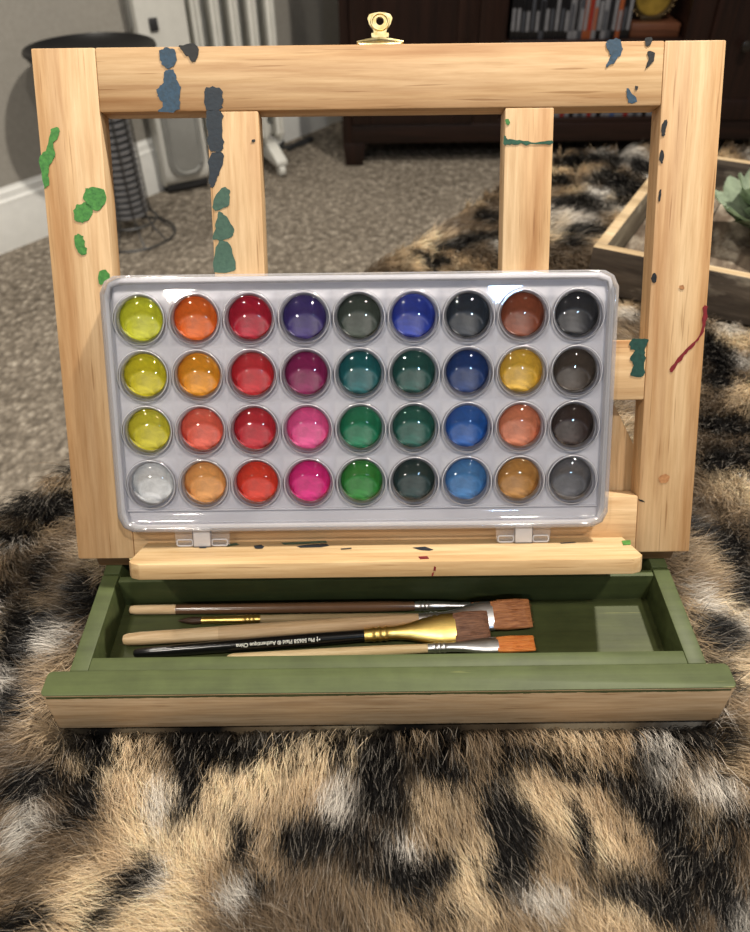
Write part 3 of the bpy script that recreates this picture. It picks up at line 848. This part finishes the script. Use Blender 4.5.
bm = bmesh.new(); prism(bm, rrect(-.052, .052, .42, .62, .03, 6), -.018, -.010, 'x', .003); ob = obj('control_panel', bm, heat_g, hs, HM)
bm = bmesh.new(); box(bm, .020, .042, -.092, -.084, .430, .460, .002); obj('switch', bm, dkg, hs, HM)
for k in range(5):
    x = .145+.054*k
    bm = bmesh.new()
    prism(bm, rrect(-.075, .075, .085, .64, .035, 5), x+.010, x+.016, 'x', .002)
    for yy in (-.045, .045): prism(bm, rrect(yy-.018, yy+.018, .10, .625, .015, 4), x, x+.026, 'x', .005)
    box(bm, x-.012, x+.038, -.02, .02, .10, .13, .004); box(bm, x-.012, x+.038, -.02, .02, .595, .625, .004)
    obj('radiator_fin', bm, heat_w, hroot, HM)
for x in (.17, .345):
    bm = bmesh.new(); prism(bm, [(-.12, .035), (.12, .035), (.12, .05), (.05, .085), (-.05, .085), (-.12, .05)], x-.018, x+.018, 'x', .003); ft_ = obj('foot_bar', bm, heat_w, hroot, HM)
    for yy in (-.105, .105):
        bm = bmesh.new(); lathe(bm, [(0, -.011), (.012, -.011), (.018, -.008), (.019, 0), (.018, .008), (.012, .011), (0, .011)], 20, Matrix.Translation((x, yy, .0195)) @ Matrix.Rotation(PI/2, 4, 'Y')); obj('castor', bm, heat_w, ft_, HM)

# power cord on the carpet
bm = bmesh.new(); cz = FLOOR_Z+.006
cord = [onz(*p, cz) for p in [(252, 150), (272, 148), (283, 143), (279, 134), (270, 136), (272, 146), (287, 147), (302, 141), (312, 138), (308, 142), (296, 146), (288, 150)]]
def smooth_path(P, n=6):
    out = []
    for i in range(len(P)-1):
        p0, p1, p2, p3 = P[max(i-1, 0)], P[i], P[i+1], P[min(i+2, len(P)-1)]
        for k in range(n):
            t = k/n; out.append(.5*(2*p1+(p2-p0)*t+(2*p0-5*p1+4*p2-p3)*t*t+(3*p1-p0-3*p2+p3)*t**3))
    out.append(P[-1]); return out
tube(bm, smooth_path(cord), .0055, 8)
setp(obj('power_cord', bm, dkg), 'black power cord looped on the carpet beside the white heater', 'cord')

# ------------------------------------------------------------------ round stand
blk = plain('black_metal', (18, 18, 20), .35, .3); blkrib = plain('dark_grey_ribs', (120, 120, 122), .4, .3); wire_m = plain('grey_wire', (84, 84, 84), .35, .7)
sx, sy = -.645, 1.945
st = empty('pedestal_stand', (sx, sy, FLOOR_Z), 'black round pedestal stand with ribbed column and flared wire foot by the wall', 'stand')
SM = Matrix.Translation((sx, sy, FLOOR_Z))
bm = bmesh.new(); lathe(bm, [(0, .408), (.06, .410), (.12, .420), (.140, .436), (.150, .450), (.148, .455), (.136, .444), (.10, .430), (0, .424)], 48, SM); obj('dish_top', bm, blk, st)
prof = [(.0, .060), (.046, .060)]
zz = .062
while zz < .400: prof += [(.052, zz), (.052, zz+.007), (.040, zz+.0085), (.040, zz+.0145)]; zz += .016
prof += [(.046, .408), (0, .408)]
bm = bmesh.new(); lathe(bm, prof, 36, SM); obj('ribbed_column', bm, blkrib, st, angle=25)
for k in range(10):
    a = 2*PI*k/10+.2; c, s = math.cos(a), math.sin(a)
    bm = bmesh.new(); tube(bm, [(sx+r*c, sy+r*s, FLOOR_Z+z) for r, z in ((.056, .405), (.056, .2), (.056, .09), (.062, .060), (.082, .030), (.112, .004))], .0022, 6); obj('wire_strut', bm, wire_m, st)
for r_, z_ in ((.112, .004), (.072, .045)):
    bm = bmesh.new(); tube(bm, [(sx+r_*math.cos(2*PI*k/40), sy+r_*math.sin(2*PI*k/40), FLOOR_Z+z_) for k in range(40)], .0028, 6, close=True); obj('wire_ring', bm, wire_m, st)

# ------------------------------------------------------------------ rustic tray and plant
def rustic(name, axis, dark=(70, 60, 48), light=(150, 138, 118)):
    t = NT(name); along = {'x': (1, 0, 0), 'y': (0, 1, 0)}[axis]
    v = t.coord(tuple(.12 if a else 1. for a in along), rand=4.); n1 = t.noise(v, 70, 5, .65, .5); n2 = t.noise(t.coord(tuple(.4 if a else 1. for a in along), rand=2.), 28, 4, .6)
    c = t.ramp(n1, [(.3, lin(dark)), (.55, lin(tuple((a+b)/2 for a, b in zip(dark, light)))), (.75, lin(light))])
    c = t.mix(t.ramp(n2, [(.55, (0, 0, 0, 1)), (.72, (.7, .7, .7, 1))]), c, lin((186, 176, 158)))
    t.bsdf(c, .75, 0, .25, Normal=t.bump(n1, .5, .002)); return t.m
rim_w = wood('raw_tray_rim', 'x', (196, 176, 144), (176, 156, 124), (140, 120, 92), k=.7)
TZ0, TZ1 = .002, .056
# corners from the measured rim
ta = onz(593, 246.5, TZ1); tb = onz(750, 278, TZ1); tl = onz(652.5, 172, TZ1)
ex = (tb-ta)[:2]; ex = ex/np.linalg.norm(ex); ey = np.array((-ex[1], ex[0]))
TW, TL = .42, .46
tang = math.atan2(ex[1], ex[0])
TM = Matrix.Translation((ta[0], ta[1], 0)) @ Matrix.Rotation(tang, 4, 'Z')
# the left side runs along its own measured direction
el = (tl-ta)[:2]; el = el/np.linalg.norm(el); sk = float(el @ ex)/float(el @ ey)
TL = .375
tray = empty('wooden_tray', tuple(TM.translation), 'weathered brown wooden tray lying on the fur behind the easel', 'tray')
th = .013
def side(name, poly, mat):
    bm = bmesh.new(); prism(bm, poly, TZ0, TZ1, 'z', .0012)
    mi = 1
    for f in bm.faces:
        if f.normal.z > .7: f.material_index = 1
    obj(name, bm, [mat, rim_w], tray, TM)
rx = rustic('weathered_wood_front', 'x', (50, 43, 38), (112, 102, 90)); ry = rustic('weathered_wood_side', 'y', (80, 70, 58), (150, 140, 120))
def q(x, y): return (x+sk*y, y)
side('tray_front', [q(0, 0), q(TW, 0), q(TW, th), q(0, th)], rx)
side('tray_back', [q(0, TL-th), q(TW, TL-th), q(TW, TL), q(0, TL)], rx)
side('tray_side', [q(0, th), q(th, th), q(th, TL-th), q(0, TL-th)], ry)
side('tray_side', [q(TW-th, th), q(TW, th), q(TW, TL-th), q(TW-th, TL-th)], ry)
rb = rustic('weathered_wood_floor', 'y', (66, 54, 44), (124, 110, 94))
for k in range(5):
    w = (TW-2*th)/5
    bm = bmesh.new(); x0 = th+w*k; prism(bm, [q(x0+.0008, th), q(x0+w-.0008, th), q(x0+w-.0008, TL-th), q(x0+.0008, TL-th)], TZ0+.002, TZ0+.010, 'z', .0006); obj('floor_board', bm, rb, tray, TM)

pc = onz(777, 220, .045)
plant = empty('artificial_succulent', (pc[0], pc[1], TZ0+.010), 'pale green succulent rosette sitting in the weathered wooden tray', 'plant')
lm = NT('pale_green_leaf'); ln = lm.noise(lm.coord(), 60, 4); lm.bsdf(lm.ramp(ln, [(.3, lin((146, 162, 138))), (.7, lin((190, 204, 180)))]), .55, 0, .3, Normal=lm.bump(ln, .4, .003)); lm = lm.m
bm = bmesh.new(); lathe(bm, [(0, 0), (.020, 0), (.026, .012), (.016, .028), (0, .03)], 20, Matrix.Translation((pc[0], pc[1], TZ0+.010))); obj('stem', bm, plain('brown_stem', (84, 74, 54), .7), plant)
for ringi, (nl, ln_, el_, wd_) in enumerate(((9, .092, 16, .046), (8, .080, 34, .042), (7, .062, 52, .035), (5, .044, 70, .026))):
    for k in range(nl):
        a = 2*PI*(k+.5*(ringi % 2))/nl+random.uniform(-.08, .08)
        bm = bmesh.new(); grid = []
        for i in range(9):
            t = i/8; wdt = wd_*(math.sin(PI*(t**.75)*.92+.12))*(1 if t < .98 else .3)
            row = []
            for j in range(7):
                s = (j-3)/3
                row.append((ln_*t, s*wdt, .012*t*t*ln_/.08+.006*s*s-.004*abs(math.sin(9*t))*abs(s)))
            grid.append(row)
        V = [[bm.verts.new(p) for p in r] for r in grid]
        for i in range(8):
            for j in range(6): bm.faces.new((V[i][j], V[i+1][j], V[i+1][j+1], V[i][j+1]))
        bmesh.ops.solidify(bm, geom=bm.faces[:], thickness=.0022)
        Mx = Matrix.Translation((pc[0], pc[1], TZ0+.030+ringi*.006)) @ Matrix.Rotation(a, 4, 'Z') @ Matrix.Rotation(-math.radians(el_), 4, 'Y')
        obj('leaf', bm, lm, plant, Mx, angle=70)

# ------------------------------------------------------------------ fur throw
EA = np.array((-.3201+.042, .475-.033)); ED = np.array((.2092, 1.130))-EA; ED /= np.linalg.norm(ED)
Pn = EA-ED*1.0; Pf = EA+ED*1.005
CORN = [Pn, Pf, np.array((1.25, 1.300)), np.array((1.25, Pn[1]))]
def base_h(x, y):
    h = -.004+.011*(fbm(x*9+3, y*9+1, 3)-.5)*2
    # pressed flat under the easel and the tray
    d = np.maximum(np.maximum(-.196-x, x-.208), np.maximum(.245-y, y-.60)); m = np.clip(1-d/.02, 0, 1); m = m*m*(3-2*m)
    h = h*(1-m)+np.where(y < .62, .0115, .0)*m
    return h
black_px = [(45, 515, 60, 14), (15, 545, 25, 8), (38, 640, 26, 34), (92, 600, 14, 26), (20, 720, 14, 14), (92, 748, 16, 28), (215, 742, 42, 22), (188, 790, 12, 34), (285, 752, 55, 8), (22, 790, 30, 9), (70, 800, 12, 18),
            (120, 885, 16, 26), (4, 920, 20, 14), (105, 925, 22, 12), (320, 858, 44, 18), (362, 850, 20, 16), (366, 765, 14, 18), (330, 775, 8, 12), (416, 735, 40, 18), (388, 795, 26, 30), (395, 890, 40, 16), (432, 868, 14, 16),
            (505, 880, 16, 24), (512, 842, 16, 34), (500, 800, 22, 7), (590, 785, 34, 10), (540, 778, 22, 7), (660, 805, 34, 28), (672, 858, 22, 38), (640, 898, 44, 20), (695, 745, 42, 12), (735, 830, 22, 14), (716, 882, 14, 28), (738, 862, 14, 8),
            (713, 357, 14, 18), (716, 386, 12, 10), (726, 428, 24, 9), (714, 464, 20, 15), (742, 452, 10, 8), (746, 484, 12, 5), (712, 538, 22, 9), (738, 570, 18, 22), (706, 650, 20, 18), (742, 608, 14, 14), (728, 690, 16, 12), (748, 520, 8, 10),
            (575, 163, 20, 5), (608, 162, 14, 5), (575, 206, 25, 7), (625, 190, 14, 12), (583, 235, 18, 7), (570, 250, 14, 6), (479, 240, 24, 6), (455, 248, 16, 4), (430, 262, 18, 4), (490, 222, 14, 5), (560, 185, 12, 6), (640, 172, 14, 6),
            (60, 470, 20, 7), (10, 600, 14, 8), (55, 575, 12, 10), (260, 905, 16, 10), (455, 925, 20, 8), (240, 850, 10, 24), (570, 850, 8, 30), (445, 770, 30, 10)]
white_px = [(5, 690, 16, 36), (66, 655, 12, 18), (155, 808, 12, 26), (148, 878, 12, 22), (18, 832, 22, 26), (256, 745, 28, 9), (342, 812, 18, 28), (666, 766, 24, 15), (690, 725, 26, 8), (720, 788, 22, 20), (396, 857, 22, 13), (546, 912, 30, 18),
            (730, 905, 16, 20), (729, 362, 18, 10), (744, 496, 10, 8), (729, 332, 18, 8), (703, 618, 12, 24), (606, 208, 15, 7), (583, 224, 14, 5), (630, 320, 22, 6), (5, 615, 10, 14), (20, 555, 20, 6), (230, 905, 16, 14), (735, 640, 14, 14), (600, 180, 14, 5), (500, 250, 10, 5)]
def spots(lst):
    out = []
    for x, y, rx_, ry_ in lst:
        c = onz(x, y, .006); e = onz(x+rx_, y, .006); n_ = onz(x, y-ry_, .006); s = onz(x, y+ry_, .006)
        out.append((c[0], c[1], abs(e[0]-c[0]), abs(n_[1]-s[1])/2))
    return np.array(out)
BS, WS = spots(black_px), spots(white_px)
def field(x, y, S, warp):
    wx = x+.022*(fbm(x*11+4, y*11+45, 2)-.5)+warp*(fbm(x*30+9, y*30, 3)-.5); wy = y+.022*(fbm(x*11+81, y*11+5, 2)-.5)+warp*(fbm(x*26, y*26+31, 3)-.5)
    m = np.full(x.shape, -9.)
    for cx, cy, a, b in S: m = np.maximum(m, 1-np.sqrt(((wx-cx)/a)**2+((wy-cy)/b)**2))
    return m
def sst(v, a, b):
    t = np.clip((v-a)/(b-a), 0, 1); return t*t*(3-2*t)
def L3(c): return np.array(lin(c)[:3])
TAN1, TAN2, TAN3, BLK, WHT = L3((216, 197, 166)), L3((172, 150, 121)), L3((104, 89, 72)), L3((20, 19, 19)), L3((204, 200, 193))
def fur_col(x, y):
    t = fbm(x*16+40, y*16+7, 3); t2 = fbm(x*45, y*45+60, 2)
    k1 = sst(t, .34, .62)[:, None]
    c = TAN3*(1-k1)+TAN2*k1
    k2 = sst(t*.75+t2*.25, .50, .68)[:, None]
    c = c*(1-k2)+TAN1*k2
    w = sst(field(x, y, WS, .028), -.45, .40)[:, None]*.85
    # beyond what the listed patches cover the pattern is free
    n = fbm(x*11+70, y*11+3, 3)
    far = sst(np.hypot(x-.02, (y-.42)*.8), .42, .60)
    nb_ = sst(n, .59, .68)*np.maximum(far, 0)
    nw = sst(fbm(x*12+3, y*12+90, 3), .56, .66)*far
    w = np.maximum(w, (nw*(1-nb_))[:, None])
    c = c*(1-w)+WHT*w
    b = np.maximum(sst(field(x, y, BS*np.array((1, 1, 1.24, 1.24)), .034), -.34, .24), nb_*.95)
    thin = sst(1-np.abs(fbm(x*14+20, y*14+55, 3)-.5)*16, .25, .95)*.35   # faint dark seams between tufts
    b = np.maximum(b, thin)[:, None]
    return c*(1-b)+BLK*b

def fur_material(name, strand):
    t = NT(name)
    at = t.n('ShaderNodeAttribute', attribute_name='tint')
    b = t.bsdf(at.outputs['Color'], .42 if strand else .8, 0, .45 if strand else .1)
    if strand:
        tl_ = t.n('ShaderNodeBsdfTranslucent'); t.link(at.outputs['Color'], tl_.inputs[0])
        mx = t.n('ShaderNodeMixShader'); mx.inputs[0].default_value = .22
        t.link(b.outputs[0], mx.inputs[1]); t.link(tl_.outputs[0], mx.inputs[2]); t.link(mx.outputs[0], t.out.inputs[0])
    return t.m

def np_mesh(name, co, quads, col, mat, parent=None, loc=None, tris=None, smooth=True):
    me = bpy.data.meshes.new(name)
    nq = len(quads); nt = 0 if tris is None else len(tris)
    me.vertices.add(len(co)); me.vertices.foreach_set('co', np.ascontiguousarray(co, dtype=np.float32).ravel())
    idx = quads.ravel() if nt == 0 else np.concatenate((quads.ravel(), tris.ravel()))
    me.loops.add(len(idx)); me.loops.foreach_set('vertex_index', idx.astype(np.int32))
    st_ = np.arange(nq)*4
    if nt: st_ = np.concatenate((st_, nq*4+np.arange(nt)*3))
    me.polygons.add(nq+nt); me.polygons.foreach_set('loop_start', st_.astype(np.int32))
    me.polygons.foreach_set('use_smooth', np.full(nq+nt, smooth))
    me.update(calc_edges=True)
    a = me.attributes.new('tint', 'FLOAT_COLOR', 'POINT')
    a.data.foreach_set('color', np.concatenate((col, np.ones((len(col), 1))), 1).astype(np.float32).ravel())
    me.materials.append(mat)
    o = bpy.data.objects.new(name, me); COL.objects.link(o)
    if parent: o.parent = parent
    return o

# backing cloth: a sheet over the ottoman top, running down over its edges
NG = 150
s_, t_ = np.meshgrid(np.linspace(0, 1, NG), np.linspace(0, 1, NG), indexing='ij')
gx = (CORN[0][0]*(1-t_)+CORN[1][0]*t_)*(1-s_)+(CORN[3][0]*(1-t_)+CORN[2][0]*t_)*s_
gy = (CORN[0][1]*(1-t_)+CORN[1][1]*t_)*(1-s_)+(CORN[3][1]*(1-t_)+CORN[2][1]*t_)*s_
ed = np.minimum(np.minimum(s_, 1-s_), np.minimum(t_, 1-t_))
gz = base_h(gx.ravel(), gy.ravel()).reshape(gx.shape)
verts = np.stack((gx, gy, gz), -1).reshape(-1, 3)
ij = np.arange(NG*NG).reshape(NG, NG)
quads = np.stack((ij[:-1, :-1], ij[1:, :-1], ij[1:, 1:], ij[:-1, 1:]), -1).reshape(-1, 4)
per = np.concatenate((ij[0, :-1], ij[:-1, -1], ij[-1, :0:-1], ij[:0:-1, 0]))
ctr = verts[:, :2].mean(0)
pv = verts[per]; nxt = np.roll(pv, -1, 0); prv = np.roll(pv, 1, 0)
tg = (nxt-prv)[:, :2]; tg /= np.linalg.norm(tg, axis=1)[:, None]
on = np.stack((-tg[:, 1], tg[:, 0]), 1); on *= np.sign(((pv[:, :2]-ctr)*on).sum(1))[:, None]
rings_ = [per]; allv = [verts]; off = len(verts)
wob = fbm(np.arange(len(per))*.13, np.zeros(len(per)), 3)-.5
for o_, dz in ((.012, -.004), (.024, -.016), (.031, -.034), (.034, -.08), (.036, -.16), (.040, -.24), (.042, -.32), (.046, -.402)):
    nv_ = pv.copy(); nv_[:, :2] += on*(o_+wob*min(1, -dz*8)*.05)[:, None]; nv_[:, 2] += dz
    allv.append(nv_); rings_.append(off+np.arange(len(per))); off += len(per)
for a, b in zip(rings_, rings_[1:]):
    quads = np.concatenate((quads, np.stack((a, np.roll(a, -1), np.roll(b, -1), b), -1)))
verts = np.concatenate(allv)
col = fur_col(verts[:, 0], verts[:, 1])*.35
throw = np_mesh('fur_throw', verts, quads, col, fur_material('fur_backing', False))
setp(throw, 'faux fur throw in black, tan and white patches spread under the easel and tray', 'throw blanket')

# pile
def pile(N):
    lo = np.array((-1.0, -.33)); hi = np.array((1.25, 1.36))
    P = np.zeros((0, 2))
    while len(P) < N:
        q_ = rng.random((400000, 2))*(hi-lo)+lo
        d = np.sqrt(q_[:, 0]**2+q_[:, 1]**2+.43**2)
        # density follows nearness to the room's viewing side
        dep = q_[:, 1]*fw[1]+(.01-CAMZ)*fw[2]
        X = np.abs(q_[:, 0]/np.maximum(dep, .05)); Yp = ((q_[:, 1])*up[1]+(.01-CAMZ)*up[2])/np.maximum(dep, .05)
        vis = (X < .66) & (Yp > -.82) & (dep > .15)
        pr = np.clip((.42/d)**2, .02, 1)*np.where(vis, 1, .12)
        # inside the throw's outline
        ins = np.ones(len(q_), bool)
        for a, b in zip(CORN, CORN[1:]+CORN[:1]):
            e = b-a; ins &= (e[0]*(q_[:, 1]-a[1])-e[1]*(q_[:, 0]-a[0])) < .02*np.hypot(*e)
        # nothing grows through the easel's box and drawer
        ins &= ~((q_[:, 0] > -.1950) & (q_[:, 0] < .2075) & (q_[:, 1] > .2425) & (q_[:, 1] < .262))
        ins &= ~((q_[:, 0] > -.186) & (q_[:, 0] < .199) & (q_[:, 1] > .24) & (q_[:, 1] < .56))
        loc = np.stack(((q_-ta[:2]) @ ex, (q_-ta[:2]) @ ey), 1)
        ins &= ~((loc[:, 1] > -.004) & (loc[:, 1] < TL) & (loc[:, 0]-sk*loc[:, 1] > -.004) & (loc[:, 0]-sk*loc[:, 1] < TW))
        P = np.concatenate((P, q_[ins & (rng.random(len(q_)) < pr)]))
    return P[:N]
NS = 520000
P = pile(NS); x, y = P[:, 0], P[:, 1]
dist = np.sqrt(x*x+y*y+.42**2)
# strands lie along a slowly turning flow and gather into tufts
flow = -PI*.5+2.4*(fbm(x*5+11, y*5+2, 2)-.5)*2+.5*(fbm(x*24, y*24+8, 2)-.5)*2
cell = .0085*np.clip(dist/.45, 1, 3)
gx0, gy0 = np.floor(x/cell), np.floor(y/cell)
best = np.full(NS, 9.); bx = np.zeros(NS); by = np.zeros(NS)
for dx in (-1, 0, 1):
    for dy in (-1, 0, 1):
        hx, hy = (gx0+dx).astype(int), (gy0+dy).astype(int)
        jx = _tab[(hx*7+3) & 255, (hy*13+5) & 255]; jy = _tab[(hx*11+60) & 255, (hy*5+91) & 255]
        cx_, cy_ = (gx0+dx+jx)*cell, (gy0+dy+jy)*cell
        dd = np.hypot(x-cx_, y-cy_); m = dd < best
        best = np.where(m, dd, best); bx = np.where(m, cx_, bx); by = np.where(m, cy_, by)
cid = _tab[(np.floor(bx*9973)).astype(int) & 255, (np.floor(by*7919)).astype(int) & 255]
flow = flow+(cid-.5)*.7+rng.normal(0, .17, NS)
ln = .028*(.75+.5*rng.random(NS))*(.8+.5*fbm(x*13+5, y*13+77, 2))
el0 = np.radians(rng.normal(64, 10, NS)); el1 = np.radians(rng.normal(8, 14, NS))
# strands next to the box and tray are held down a bit and lean away from them
nearbox = np.clip(1-np.maximum(np.maximum(-.1975-x, x-.2095), np.maximum(.2375-y, y-.57))/.022, 0, 1)
el0 = el0*(1-.35*nearbox)
wb = np.clip((y-.198)/.042, 0, 1)*((y < .2430) & (x > -.207) & (x < .219)); wb = wb*wb
el0 = el0*(1-wb)+np.radians(80)*wb; el1 = el1*(1-wb)+np.radians(16)*wb; ln = ln*(1-.12*wb)
wb2 = np.clip((y-.15)/.08, 0, 1)*((y < .2430) & (x > -.207) & (x < .219))*.75
flow = flow*(1-wb2)+(-PI/2+rng.normal(0, .22, NS))*wb2
leftside = (x < -.19) & (x > -.225) & (y > .22) & (y < .58); flow = np.where(leftside, PI+rng.normal(0, .6, NS)+.5, flow)
rightside = (x > .20) & (x < .24) & (y > .22) & (y < .58); flow = np.where(rightside, -.4+rng.normal(0, .6, NS), flow)
NR = 5
pts = np.zeros((NS, NR, 3)); pts[:, 0, 0] = x; pts[:, 0, 1] = y; pts[:, 0, 2] = base_h(x, y)-.001
tx, ty = bx-x, by-y
for k in range(1, NR):
    f_ = (k-.5)/(NR-1); el = el0*(1-f_)+el1*f_; sl = ln/(NR-1)
    fl = flow+.25*(rng.random(NS)-.5)
    pts[:, k, 0] = pts[:, k-1, 0]+np.cos(el)*np.cos(fl)*sl+tx*.16
    pts[:, k, 1] = pts[:, k-1, 1]+np.cos(el)*np.sin(fl)*sl+ty*.16
    pts[:, k, 2] = pts[:, k-1, 2]+np.sin(el)*sl
tan = np.zeros_like(pts); tan[:, :-1] = pts[:, 1:]-pts[:, :-1]; tan[:, -1] = tan[:, -2]
tan /= np.linalg.norm(tan, axis=2)[..., None]
rollv = rng.normal(0, .7, NS)
sd = np.cross(tan, np.array((0, 0, 1.))); sd /= np.maximum(np.linalg.norm(sd, axis=2), 1e-6)[..., None]
nm = np.cross(sd, tan)
sd = sd*np.cos(rollv)[:, None, None]+nm*np.sin(rollv)[:, None, None]
wdt = (.00016*np.clip(dist/.42, 1, 4)*(.7+.6*rng.random(NS)))[:, None]*np.array((1., 1., .9, .65, .15))
L_ = pts-sd*wdt[..., None]; R_ = pts+sd*wdt[..., None]
co = np.stack((L_, R_), 2).reshape(-1, 3)          # NS, NR, 2
b0 = (np.arange(NS)*NR*2)[:, None]+np.arange(NR-1)*2
quads = np.stack((b0, b0+1, b0+3, b0+2), -1).reshape(-1, 4)
cbase = fur_col(pts[:, 3, 0]+rng.normal(0, .0028, NS), pts[:, 3, 1]+rng.normal(0, .0028, NS))
cbase = cbase*(.82+.36*rng.random(NS))[:, None]*(.88+.24*cid)[:, None]
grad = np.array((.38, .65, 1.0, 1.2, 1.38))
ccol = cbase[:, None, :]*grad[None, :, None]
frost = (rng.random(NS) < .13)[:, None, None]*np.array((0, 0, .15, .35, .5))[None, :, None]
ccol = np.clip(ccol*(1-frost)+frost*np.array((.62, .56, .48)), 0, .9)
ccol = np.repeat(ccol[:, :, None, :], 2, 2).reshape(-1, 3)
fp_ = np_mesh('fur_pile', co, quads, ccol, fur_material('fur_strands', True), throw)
fp_['kind'] = 'stuff'

# ------------------------------------------------------------------ light
def area(name, loc, aim, size, power, color=(1, .86, .68), shape='DISK'):
    l = bpy.data.lights.new(name, 'AREA'); l.shape = shape; l.size = size; l.energy = power; l.color = color
    o = bpy.data.objects.new(name, l); COL.objects.link(o); o.location = loc
    o.rotation_euler = (Vector(aim)-Vector(loc)).to_track_quat('-Z', 'Y').to_euler(); return o
WARM = (1, .92, .81)
area('ceiling_can_light', (.78, .86, 2.05), (.05, .35, 0), .11, 66, WARM)
area('ceiling_can_light', (-.85, .60, 2.05), (-.05, .35, 0), .11, 9, WARM)
area('ceiling_can_light', (.50, -.60, 2.05), (0, .4, .1), .11, 19, WARM)
area('ceiling_can_light', (-.70, -.60, 2.05), (0, .4, .1), .11, 14, WARM)
area('ceiling_can_light', (-.99, -2.56, 2.05), (0, .4, .1), .13, 16, WARM)
area('daylight_lamp', (.68, -2.58, 2.05), (0, .4, .1), .16, 8, (.36, .62, 1))
area('ceiling_can_light', (-.9, 1.7, 2.05), (-.5, 2.0, -.42), .16, 11, WARM)
w = bpy.data.worlds.new('room_ambience'); scn.world = w; w.use_nodes = True
w.node_tree.nodes['Background'].inputs[0].default_value = (1, .93, .84, 1); w.node_tree.nodes['Background'].inputs[1].default_value = .13

# ------------------------------------------------------------------ camera
cam = bpy.data.cameras.new('camera'); co_ = bpy.data.objects.new('camera', cam); COL.objects.link(co_)
cam.sensor_fit = 'VERTICAL'; cam.sensor_height = 36; cam.lens = F/932*36
cam.clip_start = .02; cam.clip_end = 50
co_.matrix_world = Matrix(((rt[0], up[0], -fw[0], 0), (rt[1], up[1], -fw[1], 0), (rt[2], up[2], -fw[2], CAMZ), (0, 0, 0, 1)))
cam.dof.use_dof = True; cam.dof.focus_distance = .455; cam.dof.aperture_fstop = 10.0
scn.camera = co_
scn.view_settings.view_transform = 'Standard'; scn.view_settings.look = 'None'; scn.view_settings.exposure = 0; scn.view_settings.gamma = 1
